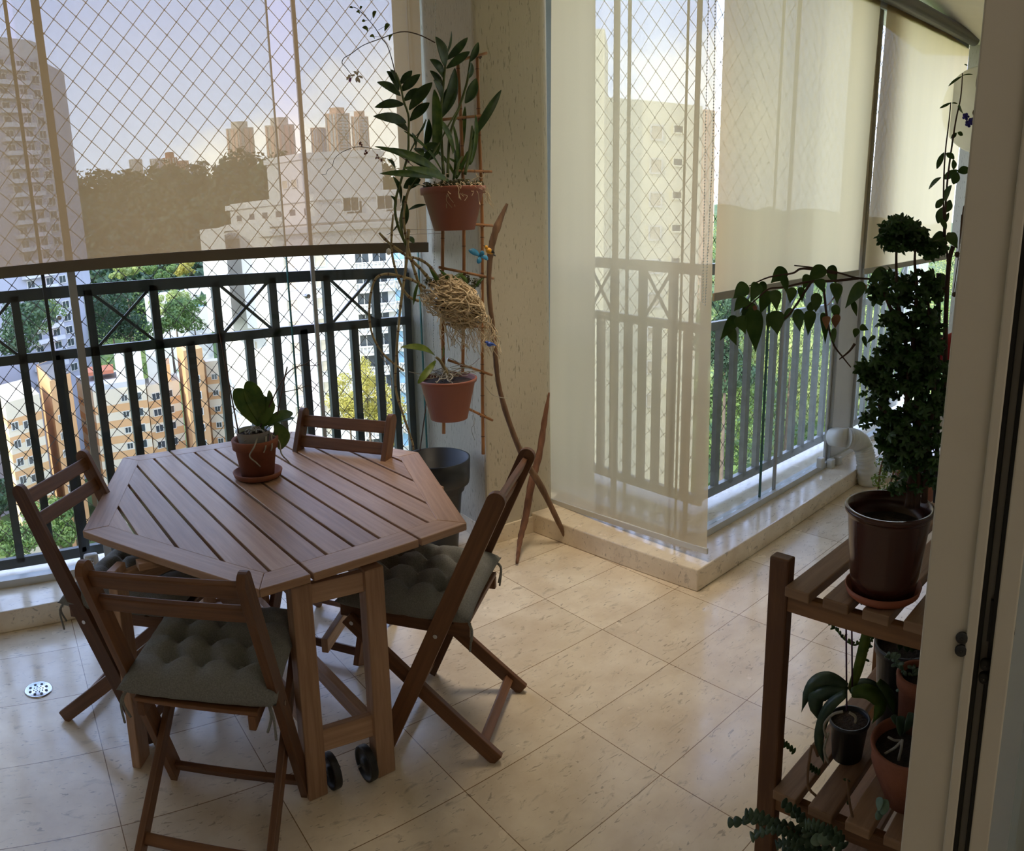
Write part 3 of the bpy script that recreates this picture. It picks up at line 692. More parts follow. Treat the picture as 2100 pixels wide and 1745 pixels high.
# ---- ochre and cream blocks in the foreground
def banded(t, poly, z0, z1, k, h, m1='f_cream', m2='f_tan'):
    bm = new(); z = z1; i = 0
    prism(bm, [tuple(q) for q in poly], z0, z1, 0)
    cxm = sum((q for q in poly), Vector((0, 0))) / len(poly)
    zz = z1 - h
    while zz > z0 + h:
        prism(bm, [tuple(cxm + (q - cxm) * 1.004) for q in poly], zz - h * .48, zz, 1); zz -= h
    return obj('walls', bm, [M[m1], M[m2]], t)
FH = 33 / F * 140
def ochre(label, pl, pc, pr, Dl, Dc, Dr, top, m='f_tan'):
    P = quadp(pl, pc, pr, Dl, Dc, Dr); t = thing('apartment_block', (*P[1], GZ), label, 'building'); return t, P
t, P = ochre('cream and ochre banded apartment block with roof terrace, behind the middle of the left railing', 118, 150, 264, 150, 136, 137, 0)
za = zat(200, 800, 137); banded(t, P, GZ, za, 0, FH)
zs = [zat(200, 822 + 33 * i, 137) for i in range(9)]
windows(t, P[1], P[2], [1.2, 5.6], zs, 1.0, 1.0); windows(t, P[1], P[2], [7.8], zs, 1.9, 1.3)
bm = new(); prism(bm, [tuple(q) for q in P], za, za + 1.0); obj('parapet', bm, M['f_grey'], t)
q = [cxy(205, 139), cxy(262, 139), cxy(262, 150), cxy(205, 150)]; body('stair_house', t, q, za, zat(230, 728, 139), 'f_white')
q = [cxy(140, 141), cxy(200, 141), cxy(200, 148), cxy(140, 148)]; body('pergola', t, q, zat(170, 770, 141) - .3, zat(170, 766, 141), 'roofr')
t, P = ochre('ochre gable end with small open windows, left of the centre post of the railing', 338, 352, 392, 146, 136, 137, 0)
zb = zat(352, 722, 136); body('walls', t, P, GZ, zb, 'f_tan'); 
windows(t, P[1], P[2], [1.9], [zat(370, 780 + 33.5 * i, 137) for i in range(9)], 1.1, 1.2)
t, P = ochre('cream and ochre stepped block between two ochre gables', 264, 266, 336, 146, 138, 141, 0)
zc = zat(300, 790, 139); banded(t, P, GZ, zc, 0, FH)
windows(t, P[1], P[2], [1.6, 4.3], [zat(300, 812 + 33 * i, 140) for i in range(9)], 1.5, 1.2)
q = [cxy(272, 140), cxy(300, 140), cxy(300, 148), cxy(272, 148)]; body('stair_house', t, q, zc, zat(285, 728, 140), 'f_white')
q = [cxy(304, 140), cxy(320, 140), cxy(320, 148), cxy(304, 148)]; body('chimney_block', t, q, zc, zat(305, 752, 140), 'f_tan')
t, P = ochre('banded cream and ochre block beside the white tower, narrow slice', 392, 396, 470, 144, 141, 141, 0)
zc2 = zat(420, 742, 141); banded(t, P, GZ, zc2, 0, FH)
windows(t, P[1], P[2], [1.4, 3.6], [zat(420, 772 + 33 * i, 142) for i in range(9)], .9, .9)
t, P = ochre('tall ochre slab at the left edge with a flat dark roof', 38, 62, 108, 150, 128, 134, 0)
zd = zat(60, 784, 130); body('walls', t, P, GZ, zd, 'f_tan'); bm = new(); prism(bm, [tuple(P[1] + (k - P[1]) * .92 + Vector((.4, .8))) for k in P], zd, zd + .15); obj('roof', bm, M['roofd'], t)
windows(t, P[1], P[2], [1.5], [zat(80, 860 + 36 * i, 131) for i in range(6)], .7, 1.1)
t, P = ochre('banded cream block with wide windows at the very left edge of the picture', -60, -40, 36, 140, 122, 126, 0)
ze = zat(10, 822, 124); banded(t, P, GZ, ze, 0, 37 / F * 124)
windows(t, P[1], P[2], [3.9], [zat(25, 872 + 37 * i, 125) for i in range(6)], 1.7, 1.2); windows(t, P[1], P[2], [1.3], [zat(0, 872 + 37 * i, 125) for i in range(6)], 1.2, 1.2)
# ---- grey tower upper left
A, B, C_, D_ = quadp(-150, 128, 176, 146, 170, 186)
t = thing('residential_tower', (*B, GZ), 'tall grey residential tower with rows of balconies, filling the upper left corner', 'building')
zt = zat(128, 113, 170); body('walls', t, [A, B, C_, D_], GZ, zt, 'f_lilac')
q = [A, B + (A - B) * .04, C_ * .3 + B * .7, D_]; body('crown', t, q, zt, zat(110, 78, 170), 'f_grey')
fh = 25.5 / F * 172; d_ = (A - B).normalized()
out = Vector((d_.y, -d_.x)); out = out if out.dot(-B) > 0 else -out
for i in range(25):
    z = zt - fh * (i + 1.1)
    for (u0, u1) in ((4.2, 13.5),):
        bm = new(); prism(bm, [tuple(B + d_ * u0), tuple(B + d_ * u1), tuple(B + d_ * u1 + out * 1.3), tuple(B + d_ * u0 + out * 1.3)], z, z + .9); obj('balcony', bm, M['f_balc'], t)
windows(t, B, A, [1.6, 5.6, 11.2], [zt - fh * (i + .55) for i in range(24)], 2.0, 1.5)
windows(t, B, C_, [2.4], [zt - fh * (i + .55) for i in range(24)], 1.4, 1.3)
# ---- beige building behind the corner blind
A, B, C_, D_ = quadp(1150, 1236, 1432, 80, 62, 66)
t = thing('apartment_tower', (*B, GZ), 'pale yellow apartment block with small shuttered windows, seen through the corner blind', 'building')
zt = zat(1300, 207, 64); body('walls', t, [A, B, C_, D_], GZ, zt, 'f_yel')
q = [cxy(1120, 60), cxy(1238, 59.5), cxy(1245, 66), cxy(1120, 68)]; body('stair_tower', t, q, GZ, zat(1240, 62, 60), 'f_yel')
windows(t, B, C_, [4.6], [zat(1330, 272 + 68.5 * i, 64) for i in range(9)], .95, 1.0, ('f_white', 'wcream'), split=False)
windows(t, B, C_, [6.6], [zat(1366, 262 + 68.5 * i, 64) for i in range(9)], .8, .5, ('f_yel', 'wglass'), split=False)
# ---- far towers on the hill
def far(label, pl, pr, top, bot, D, mats, cap=None, rows=0, deepf=.45):
    a, c = cxy(pl, D), cxy(pr, D * 1.01); w = (c - a).length; dp = w * .55; dd = a.normalized()
    corner = a * .55 + c * .45 - dd * dp * .4
    poly = [a, corner, c, c + dd * dp * .6, a + dd * dp * .6]
    t = thing('high_rise', (*corner, zat(pl, bot, D)), label, 'building', None)
    z0, z1 = zat(pl, bot, D) - 30, zat(pl, top, D); n = len(mats)
    bm = new(); k = 6
    prism(bm, [tuple(q) for q in poly], z0, z1, 0)
    for i in range(k):   # vertical strips in alternating colours
        for (s, e_) in ((a, corner), (corner, c)):
            if i % 2: continue
            f0, f1 = i / k + .04, i / k + .14 + .06 * (i % 3)
            p, q = s + (e_ - s) * f0, s + (e_ - s) * f1; o_ = -dd * w * .02
            prism(bm, [tuple(p + o_), tuple(q + o_), tuple(q + dd * .5), tuple(p + dd * .5)], z0, z1 - w * .04, 1)
    obj('walls', bm, [M[mats[0]], M[mats[1]]], t)
    if cap:
        bm = new(); ce = (a + c) / 2; prism(bm, [tuple(ce + (q - ce) * .6) for q in poly], z1, zat(pl, cap, D)); obj('roof_block', bm, M[mats[0]], t)
    if rows:
        bm = new(); hh = (z1 - zat(pl, bot, D)) / rows
        for i in range(rows):
            z = z1 - hh * (i + .6); e1 = corner + (c - corner) * .15; e2 = corner + (c - corner) * .9
            prism(bm, [tuple(e1 - dd * w * .05), tuple(e2 - dd * w * .05), tuple(e2), tuple(e1)], z, z + hh * .35)
        obj('balcony_rows', bm, M['f_white'], t)['kind'] = 'stuff'
    return t
far('salmon and white high-rise on the hill, leftmost of the tall pair', 485, 540, 262, 345, 700, ('f_cream', 'f_pink'), 249)
far('salmon and white high-rise behind the terraced tower, right of the tall pair', 563, 622, 256, 330, 700, ('f_cream', 'f_pink'), 241)
far('short brown high-rise left of the widest salmon tower', 653, 686, 261, 330, 760, ('f_pink', 'f_grey'))
far('widest salmon tower with white balcony stacks, beside the orchid leaves', 684, 733, 232, 395, 620, ('f_pink', 'f_white'), 220, 26)
far('twin of the widest salmon tower, partly behind the orchid leaves', 735, 770, 238, 395, 662, ('f_pink', 'f_white'), 227, 26)
far('slim white high-rise, leftmost on the wooded skyline', 268, 286, 346, 378, 800, ('f_white', 'f_grey'))
far('cream high-rise second from the left on the wooded skyline', 284, 311, 325, 378, 800, ('f_cream', 'f_white'))
far('cream high-rise left of the brick tower on the skyline', 326, 352, 324, 378, 800, ('f_cream', 'f_white'))
far('brick-red high-rise with a dark spine on the skyline', 352, 382, 322, 378, 780, ('f_brick', 'f_cream'), 311)
far('low brick block right of the brick-red high-rise', 382, 404, 328, 375, 790, ('f_brick', 'f_pink'))
far('small pale block right of the low brick block', 405, 422, 335, 370, 820, ('f_white', 'f_grey'))
far('small cream block at the right end of the skyline group', 420, 438, 329, 365, 820, ('f_cream', 'f_white'))
far('far pink slab at the right edge of the corner blind', 1424, 1462, 224, 420, 210, ('f_pink', 'f_cream'))
far('low pale block just above the hill trees', 452, 486, 338, 350, 900, ('f_white', 'f_grey'))
# ---- wooded hill
sky = [(-200, 420), (100, 405), (170, 394), (260, 385), (330, 376), (420, 374), (480, 350), (540, 340), (600, 340), (700, 360), (880, 372), (1100, 400), (1300, 420), (1460, 425), (1700, 432), (2100, 480)]
rows_ = []
bm = new(); g = []
K = 70
for i in range(K + 1):
    px = -200 + (2300) * i / K
    py = np.interp(px, [s[0] for s in sky], [s[1] for s in sky]); row = []
    Dm = np.interp(px, [-200, 800, 1100, 2100], [650, 650, 900, 900]); D0 = np.interp(px, [-200, 800, 1200, 1500, 2100], [250, 250, 200, 60, 40])
    ztop = zat(px, py, Dm)
    for j in range(15):
        f = j / 14; Dd = D0 + (Dm - D0) * f; c = cxy(px, Dd)
        e_ = np.interp(px, [1200, 1450], [0, .35]) + (1 - np.interp(px, [1200, 1450], [0, .35])) * f ** np.interp(px, [-200, 800, 1200, 2100], [.8, .8, 1.0, 1.0])
        z = GZ + (ztop - GZ) * e_ + rs.uniform(-1.5, 1.5) * (0 if j == 0 else 1) * (1 + 3 * f)
        row.append(bm.verts.new((c.x, c.y, z)))
    c = cxy(px, Dm * 1.3); row.append(bm.verts.new((c.x, c.y, ztop - 60))); g.append(row)
for i in range(K):
    for j in range(15): f = bm.faces.new((g[i][j], g[i + 1][j], g[i + 1][j + 1], g[i][j + 1])); f.smooth = True
PT = [[v.co.copy() for v in row] for row in g]
struct('hill', bm, M['grass'])
def forest(name, label, i0, i1, j0, j1, n, rad, m, cnt, size):
    cs, ra = [], []
    for _ in range(n):
        i, j = rs.uniform(i0, i1), rs.uniform(j0, j1); a = PT[int(i)][int(j)]; b = PT[min(K, int(i) + 1)][min(14, int(j) + 1)]; fx, fy = i % 1, j % 1
        p00, p10, p01 = PT[int(i)][int(j)], PT[min(K, int(i) + 1)][int(j)], PT[int(i)][min(14, int(j) + 1)]
        p = p00 + (p10 - p00) * fx + (p01 - p00) * fy; r = rad * rs.uniform(.6, 1.3); cs.append((p.x, p.y, p.z + r * .3)); ra.append(r)
    o = leaves_mesh(name, cs, ra, cnt, size, m); tag(o, label, 'trees', None, 'stuff'); return o
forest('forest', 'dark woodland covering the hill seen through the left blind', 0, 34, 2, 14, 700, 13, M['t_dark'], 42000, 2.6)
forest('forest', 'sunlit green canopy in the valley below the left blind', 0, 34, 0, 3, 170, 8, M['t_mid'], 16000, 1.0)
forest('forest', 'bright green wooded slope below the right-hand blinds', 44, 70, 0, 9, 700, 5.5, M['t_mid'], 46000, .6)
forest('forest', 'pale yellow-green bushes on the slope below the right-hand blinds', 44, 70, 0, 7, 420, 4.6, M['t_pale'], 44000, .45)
# ---- single trees
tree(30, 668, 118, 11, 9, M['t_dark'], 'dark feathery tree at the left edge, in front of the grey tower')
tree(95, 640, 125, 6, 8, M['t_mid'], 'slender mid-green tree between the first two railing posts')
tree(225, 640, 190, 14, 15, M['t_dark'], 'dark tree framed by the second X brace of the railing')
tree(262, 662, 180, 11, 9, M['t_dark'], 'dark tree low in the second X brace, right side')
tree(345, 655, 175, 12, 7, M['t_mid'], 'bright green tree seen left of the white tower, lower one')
tree(395, 640, 185, 11, 8, M['t_mid'], 'bright green tree touching the white tower on its left')
tree(355, 620, 215, 12, 6, M['t_pale'], 'pale green tree behind the bright ones left of the white tower')
tree(255, 560, 260, 14, 5, M['t_pale'], 'pale tree top showing under the blind edge, above the second X brace')
tree(330, 556, 270, 16, 5, M['t_mid'], 'tree top showing under the blind edge, third bay of the railing')
tree(380, 548, 280, 10, 5, M['t_yel'], 'yellowish tree top under the blind edge beside the white tower')
tree(715, 835, 84, 4.6, 8, M['t_yel'], 'golden-leaved tree behind the back chair, left crown', None, 5200, .13)
tree(752, 800, 86, 5.2, 8, M['t_yel'], 'golden-leaved tree behind the back chair, tallest crown', None, 5600, .13)
tree(792, 850, 84, 4.0, 8, M['t_yel'], 'golden-leaved tree behind the back chair, right crown near the column', None, 4600, .13)
tree(30, 1090, 100, 10, 6, M['t_mid'], 'low green shrub at the foot of the banded block, bottom left', None, 5000, .28, 'shrub')
tree(115, 1075, 108, 10, 6, M['t_mid'], 'low green shrub at the foot of the ochre slab, bottom left', None, 5000, .28, 'shrub')
tree(-10, 1010, 104, 5, 5, M['t_dark'], 'dark palm-like plant at the left edge above the shrubs', None, 3000, .35, 'shrub')
tree(1490, 700, 60, 5, 12, M['t_dark'], 'tall dark tree just right of the corner blind', None, 6000, .18)
tree(1500, 860, 70, 7, 12, M['t_mid'], 'leafy tree behind the first bars of the right railing', None, 6000, .2)
tree(1620, 760, 80, 12, 16, M['t_pale'], 'sunlit yellow-green tree behind the right railing', None, 9000, .22)
tree(1760, 760, 90, 12, 16, M['t_pale'], 'sunlit yellow-green tree behind the far right bars', None, 8000, .25)
# tarpaulin and low roofs in the valley
for px, py, D, w, mm, lab in ((404, 626, 205, 7, 'wblue', 'turquoise tarpaulin roof in the valley left of the white tower'), (405, 580, 300, 12, 'roofr', 'red-tiled roof high in the valley, left of the white tower'), (345, 602, 258, 18, 'f_white', 'long pale shed roof in the valley beyond the bright trees'), (222, 776, 168, 9, 'roofd', 'dark flat roof behind the roof terrace')):
    c = ond(px, py, D); t = thing('low_building', (c.x, c.y, c.z - 4), lab, 'building'); d = Vector((c.y, -c.x, 0)).normalized(); f = Vector((c.x, c.y, 0)).normalized()
    bm = new(); pl_ = [c - d * w / 2, c + d * w / 2, c + d * w / 2 + f * w * .6, c - d * w / 2 + f * w * .6]; prism(bm, [(q.x, q.y) for q in pl_], c.z - .5, c.z); obj('roof', bm, M[mm], t)
    bm = new(); pl_ = [c - d * w / 2.2, c + d * w / 2.2, c + d * w / 2.2 + f * w * .55, c - d * w / 2.2 + f * w * .55]; prism(bm, [(q.x, q.y) for q in pl_], GZ, c.z - .5); obj('walls', bm, M['f_white'], t)
# ================================================================== folding table
ZT = .712
def clip(poly, n, c, keep=1):
    """keep the part of a convex 2D polygon where n.p*keep <= c*keep"""
    out = []
    for i in range(len(poly)):
        a, b = poly[i], poly[(i + 1) % len(poly)]; da, db = (n.dot(a) - c) * keep, (n.dot(b) - c) * keep
        if da <= 0: out.append(a)
        if da * db < 0: out.append(a + (b - a) * (da / (da - db)))
    return out
def area(p): return abs(sum(p[i].x * p[(i + 1) % len(p)].y - p[(i + 1) % len(p)].x * p[i].y for i in range(len(p)))) / 2
TC = [onz(x, y, ZT).xy for x, y in ((169, 1089), (532, 1209), (957, 1072), (858, 927), (600, 884), (252, 938))]
tcen = sum(TC, Vector((0, 0))) / 6
sa, sb = onz(348, 925, ZT).xy, onz(644, 1180, ZT).xy
sc_, sd = onz(700, 896, ZT).xy, onz(858, 1103, ZT).xy
gd = (sa - sb).normalized(); gn = Vector((gd.y, -gd.x)); gn = gn if gn.x > 0 else -gn
u1 = (gn.dot(sa) + gn.dot(sb)) / 2; u2 = gn.dot(sd)
pitch = (u2 - u1) / 4
table = thing('folding_table', (tcen.x, tcen.y, 0), 'six-sided slatted wooden folding table with two drop leaves and black wheels', 'table')
def inset(poly, d):
    n = len(poly); out = []; ce = sum(poly, Vector((0, 0))) / n; q = list(poly)
    for i in range(n):
        a, b = poly[i], poly[(i + 1) % n]; e_ = (b - a).normalized(); nn = Vector((e_.y, -e_.x)); nn = nn if nn.dot(a - ce) > 0 else -nn
        q = clip(q, nn, nn.dot(a) - d)
    return q
FW = .082
inn = inset(TC, FW)
def splitu(poly, lo, hi):
    p = poly
    if lo is not None: p = clip(p, gn, lo, -1)
    if hi is not None: p = clip(p, gn, hi, 1)
    return p
g2 = .0045
secs = [(None, u1 - g2), (u1 + g2, u2 - g2), (u2 + g2, None)]
umin, umax = min(gn.dot(q) for q in inn), max(gn.dot(q) for q in inn)
for si, (lo, hi) in enumerate(secs):
    nm = ('drop_leaf', 'fixed_top', 'drop_leaf')[si]
    ro = bpy.data.objects.new(nm, None); COL.objects.link(ro); ro.parent = table; ro.empty_display_size = .02
    for i in range(6):
        a, b = TC[i], TC[(i + 1) % 6]
        # mitred edge board: between outer edge and inset edge
        nxt = [a, b]
        e_ = (b - a).normalized(); nn = Vector((e_.y, -e_.x)); nn = nn if nn.dot(a - tcen) > 0 else -nn
        pl = clip(list(TC), nn, nn.dot(a) - FW, -1)
        for (c0, o0) in ((a, TC[i - 1]), (b, TC[(i + 2) % 6])):
            e2 = (c0 - o0).normalized(); bis = (e_ * (1 if c0 is a else -1) + (o0 - c0).normalized()).normalized(); bn = Vector((bis.y, -bis.x)); mid_ = (a + b) / 2
            k = 1 if bn.dot(mid_) <= bn.dot(c0) else -1
            pl = clip(pl, bn, bn.dot(c0), k)
        pl = splitu(pl, lo, hi)
        if len(pl) > 2 and area(pl) > 2e-4:
            cc = sum(pl, Vector((0, 0))) / len(pl); pl = [cc + (q - cc) * .9985 for q in pl]
            bm = new(); prism(bm, [tuple(q) for q in pl], ZT - .024, ZT, 0, (e_.x, e_.y)); obj('edge_board', bm, M['wood'], ro, bevel=.0025)
    L0 = u1 - pitch * 6 if si == 0 else (u1 if si == 1 else u2)
    for k in range(-1, 7):
        a_, b_ = L0 + pitch * k + .005, L0 + pitch * (k + 1) - .005
        pl = splitu(splitu(inn, lo, hi), a_, b_)
        if len(pl) > 2 and area(pl) > 4e-4 and (lo is None or b_ > lo) and (hi is None or a_ < hi):
            pl = splitu(inset(TC, FW - .001), a_, b_); pl = splitu(pl, lo, hi)
            bm = new(); prism(bm, [tuple(q) for q in pl], ZT - .022, ZT - .0005, 0, (gd.x, gd.y)); obj('slat', bm, M['wood'], ro, bevel=.002)
    # battens under the top
    for q in (-.30, .30):
        ce = tcen + gd * q; a_ = max(umin, lo if lo else umin) + .03; b_ = min(umax, hi if hi else umax) - .03
        p0 = ce + gn * (a_ - gn.dot(ce)); p1 = ce + gn * (b_ - gn.dot(ce))
        bm = new(); beam(bm, (*p0, ZT - .036), (*p1, ZT - .036), .04, .022, (gd.x, gd.y, 0)); obj('batten', bm, M['wood'], ro)
L1 = onz(657, 1640, 0).xy; L2 = onz(797, 1592, 0).xy
back = gd * .92
def leg(p, w, d, z0=0.0, z1=ZT - .048, name='leg', axis=None, m='wood'):
    ax = axis or gn; bm = new(); beam(bm, (*p, z0), (*p, z1), w, d, (ax.x, ax.y, 0)); return obj(name, bm, M[m], table, bevel=.004)
LA, LB = L1 + gd * .03, L2 + gd * .03
LC, LD = LA + back, LB + back
for p in (LA, LB): leg(p, .062, .045)
for p in (LC, LD): leg(p, .055, .045)
def rail(a, b, z, h=.06, t_=.024, name='rail'):
    bm = new(); beam(bm, (*a, z), (*b, z), h, t_, (0, 0, 1)); return obj(name, bm, M['wood'], table, bevel=.003)
rail(LA, LB, .17, .07); rail(LA, LB, ZT - .085, .06); rail(LC, LD, .17, .07); rail(LC, LD, ZT - .085, .06)
mid_ = (LA + LB) / 2
rail(LA + gn * .0, LC, ZT - .08, .055); rail(LB, LD, ZT - .08, .055)
bm = new(); beam(bm, (*(LA + gn * .03), .17), (*(LC + gn * .03), .17), .05, .03, (0, 0, 1)); obj('stretcher', bm, M['wood'], table, bevel=.003)
bm = new(); beam(bm, (*(LB - gn * .03), .17), (*(LD - gn * .03), .17), .05, .03, (0, 0, 1)); obj('stretcher', bm, M['wood'], table, bevel=.003)
G1 = onz(290, 1560, 0).xy
leg(G1, .075, .03, name='gate_leg', axis=(LC - G1).normalized())
pv = LA + gd * .55
rail(G1, pv, ZT - .10, .055, name='gate_rail'); rail(G1, pv, .24, .05, name='gate_rail')
G2 = LB + gn * .34 + gd * .66
leg(G2, .07, .03, name='gate_leg', axis=gn); pv2 = LB + gd * .35
rail(G2, pv2, ZT - .10, .055, name='gate_rail'); rail(G2, pv2, .24, .05, name='gate_rail')
for p, s in ((LA, 1), (LB, -1)):
    c = p + gn * (.055 * s) ; c3 = Vector((c.x, c.y, .052)); 
    bm = new(); lathe(bm, [(.001, -.011), (.018, -.011), (.02, -.006), (.042, -.006), (.044, -.011), (.0515, -.011), (.052, -.006), (.052, .006), (.0515, .011), (.044, .011), (.042, .006), (.02, .006), (.018, .011), (.001, .011)], c3, 28, axis=(gn.x, gn.y, .0)); w_ = obj('wheel', bm, M['black'], table, smooth=True)
    bm = new(); tube(bm, [c3 - Vector((gn.x, gn.y, 0)) * .03, c3 + Vector((gn.x, gn.y, 0)) * .03], .004, 8); obj('axle', bm, M['steel'], w_)
# ================================================================== folding chairs
CW, CBT, CHT, CFF, CRF = .429, -.334, .863, .054, -.314
def make_chair():
    t = thing('folding_chair', (0, 0, 0), 'x', 'chair')
    P = lambda x, f: Vector((x, CBT + (CFF - CBT) * f, CHT * (1 - f)))     # along the long posts
    up = (P(0, 0) - P(0, 1)).normalized(); fw = Vector((0, up.z, -up.y))
    for s in (-1, 1):
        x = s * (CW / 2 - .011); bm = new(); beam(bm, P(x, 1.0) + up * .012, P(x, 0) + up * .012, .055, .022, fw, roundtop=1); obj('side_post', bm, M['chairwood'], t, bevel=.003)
    for f, h in ((.045, .048), (.135, .048)):
        bm = new(); beam(bm, P(-CW / 2 + .02, f), P(CW / 2 - .02, f), h, .018, up); obj('back_slat', bm, M['chairwood'], t, bevel=.004)
    A_ = Vector((0, .17, .412)); B_ = Vector((0, CRF, 0)); d = (A_ - B_).normalized(); sd_ = Vector((0, d.z, -d.y))
    for s in (-1, 1):
        x = s * (CW / 2 - .037); bm = new(); beam(bm, B_ + Vector((x, 0, 0)) + d * .012, A_ + Vector((x, 0, 0)), .046, .02, sd_); obj('rear_leg', bm, M['chairwood'], t, bevel=.003)
    bm = new(); q = B_ + d * .075; beam(bm, q + Vector((-CW / 2 + .04, 0, 0)), q + Vector((CW / 2 - .04, 0, 0)), .03, .018, d); obj('rear_stretcher', bm, M['chairwood'], t, bevel=.003)
    bm = new(); q = P(0, .94); beam(bm, q + Vector((-CW / 2 + .02, 0, 0)), q + Vector((CW / 2 - .02, 0, 0)), .03, .018, up); obj('front_stretcher', bm, M['chairwood'], t, bevel=.003)
    for s in (-1, 1):
        x = s * (CW / 2 - .062); bm = new(); beam(bm, (x, -.225, .415), (x, .20, .425), .04, .02, (0, 0, 1)); obj('seat_rail', bm, M['chairwood'], t, bevel=.003)
    for i in range(7):
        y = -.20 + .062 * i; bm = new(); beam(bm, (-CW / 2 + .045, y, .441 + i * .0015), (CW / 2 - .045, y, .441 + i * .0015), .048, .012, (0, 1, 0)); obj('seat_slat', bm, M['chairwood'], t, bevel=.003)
    bm = new(); tube(bm, [(-CW / 2 + .02, -.085, .37), (CW / 2 - .02, -.085, .37)], .004, 8); obj('metal_rod', bm, M['steel'], t)
    for s in (-1, 1):
        for y, z in ((-.135, .418), (.15, .40)):
            bm = new(); xx = s * (CW / 2 + (.001 if y < 0 else -.026)); tube(bm, [(xx - .002 * s, y, z), (xx + .002 * s, y, z)], .007, 10); obj('bolt', bm, M['steel'], t)
    return t
def cushion_mesh():
    n = 44; s = .215; bm = new()
    tu = [(-.098, -.098), (0, -.098), (.098, -.098), (-.098, 0), (0, 0), (.098, 0), (-.098, .098), (0, .098), (.098, .098)]
    def Z(u, v):
        e_ = (1 - abs(u) ** 4) * (1 - abs(v) ** 4); e_ = max(0, e_) ** .5; x, y = u * s, v * s
        dm = sum(math.exp(-((x - a) ** 2 + (y - b) ** 2) / (2 * .019 ** 2)) for a, b in tu)
        gr2 = sum(math.exp(-((x - a) ** 2) / (2 * .011 ** 2)) for a in (-.098, 0, .098)) + sum(math.exp(-((y - a) ** 2) / (2 * .011 ** 2)) for a in (-.098, 0, .098))
        wr = .0022 * math.sin(x * 95 + 3 * math.sin(y * 40)) * math.sin(y * 70 + 1)
        return e_ * (.062 - .042 * min(1, dm) - .015 * min(2, gr2) * max(0, 1 - abs(u) ** 6) * max(0, 1 - abs(v) ** 6) + wr)
    top, bot = [], []
    for i in range(n + 1):
        rt, rb = [], []
        for j in range(n + 1):
            u, v = -1 + 2 * j / n, -1 + 2 * i / n; k = 1 - .05 * (1 - abs(u) ** 2) * 0 - .045 * (1 - u * u) * (abs(v) ** 6); l = 1 - .045 * (1 - v * v) * (abs(u) ** 6)
            x, y = u * s * l, v * s * k; z = Z(u, v); ed = i in (0, n) or j in (0, n)
            a = bm.verts.new((x, y, .030 + z)); rt.append(a); rb.append(a if ed else bm.verts.new((x, y, .028 - z * .62)))
        top.append(rt); bot.append(rb)
    for i in range(n):
        for j in range(n):
            bm.faces.new((top[i][j], top[i][j + 1], top[i + 1][j + 1], top[i + 1][j])); 
            try: bm.faces.new((bot[i][j], bot[i + 1][j], bot[i + 1][j + 1], bot[i][j + 1]))
            except ValueError: pass
    return bm
def make_cushion():
    t = thing('seat_cushion', (0, 0, 0), 'x', 'cushion')
    obj('pad', cushion_mesh(), M['cloth'], t, smooth=True)
    for sx in (-1, 1):
        bm = new()
        for k in (0, 1):
            tube(bm, spline([(sx * .185, -.19, .03), (sx * (.20 + .005 * k), -.215, .0), (sx * (.185 + .02 * k), -.21, -.05 - .02 * k)], 4), .0035, 5)
        obj('tie', bm, M['cloth'], t, smooth=True)
    bm = new()
    for a, b in [(x, y) for x in (-.098, 0, .098) for y in (-.098, 0, .098)]: ball(bm, (a, b, .050), (.008, .007, .003), 8)
    obj('stitched_tufts', bm, M['cloth'], t)['kind'] = 'stuff'
    return t
def dup(o, parent=None):
    c = o.copy(); COL.objects.link(c); c.parent = parent
    for ch in o.children: dup(ch, c)
    return c
chair0, cush0 = make_chair(), make_cushion()
spots = [(.482, 1.905, -.62, 'wooden folding chair nearest the camera, its back to us at the lower left', 'grey tufted cushion on the chair nearest the camera', 0),
         (1.163, 1.958, .66, 'wooden folding chair at the right of the table, seen side-on, by the crossed sticks', 'grey tufted cushion on the chair at the right of the table', .02),
         (.385, 2.42, -2.25, 'wooden folding chair at the far left, its slatted back against the railing', 'grey tufted cushion on the far left chair, mostly under the table', 0),
         (1.03, 2.50, 2.16, 'wooden folding chair behind the table, only its slatted back showing above the top', 'grey tufted cushion on the chair behind the table, hidden under the top', 0)]
for i, (x, y, a, l1, l2, dz) in enumerate(spots):
    c = chair0 if i == 0 else dup(chair0); k = cush0 if i == 0 else dup(cush0)
    c.location = (x, y, 0); c.rotation_euler = (0, 0, a); c['label'] = l1; c['group'] = 'folding chairs around the table'
    k.location = (x + .02 * math.sin(a), y - .02 * math.cos(a), .449); k.rotation_euler = (.02, 0, a + .03); k['label'] = l2; k['group'] = 'tufted seat cushions'
# ================================================================== pot with an orchid on the table
def pot(bm, c, rb, rt, h, lip=.006, liph=.02, wall=.005, n=36, mi=0, z0=0):
    lathe(bm, [(.001, z0), (rb, z0), (rb + (rt - rb) * (1 - liph / h), z0 + h - liph), (rt + lip * .6, z0 + h - liph + .001), (rt + lip, z0 + h - .003), (rt + lip * .7, z0 + h), (rt - wall * .4, z0 + h), (rt - wall, z0 + h - .004), (rb - wall * .6, z0 + .006), (.001, z0 + .006)], c, n, mi)
def soil(bm, c, r, z, n=28, amp=.004):
    lathe(bm, [(.001, z + .004), (r * .35, z + .003), (r * .7, z + amp * .5), (r, z)], c, n)
def wig(p0, p1, amp, n=5):
    p0, p1 = V3(p0), V3(p1); return spline([p0] + [p0 + (p1 - p0) * (i / n) + Vector([frand(-amp, amp) for _ in range(3)]) for i in range(1, n)] + [p1], 4)
oc = onz(529, 972, ZT + .01); oc.z = ZT; KO = 1.42
t = thing('potted_orchid', oc, 'orchid with thick oval leaves in a small terracotta pot on the table', 'potted plant')
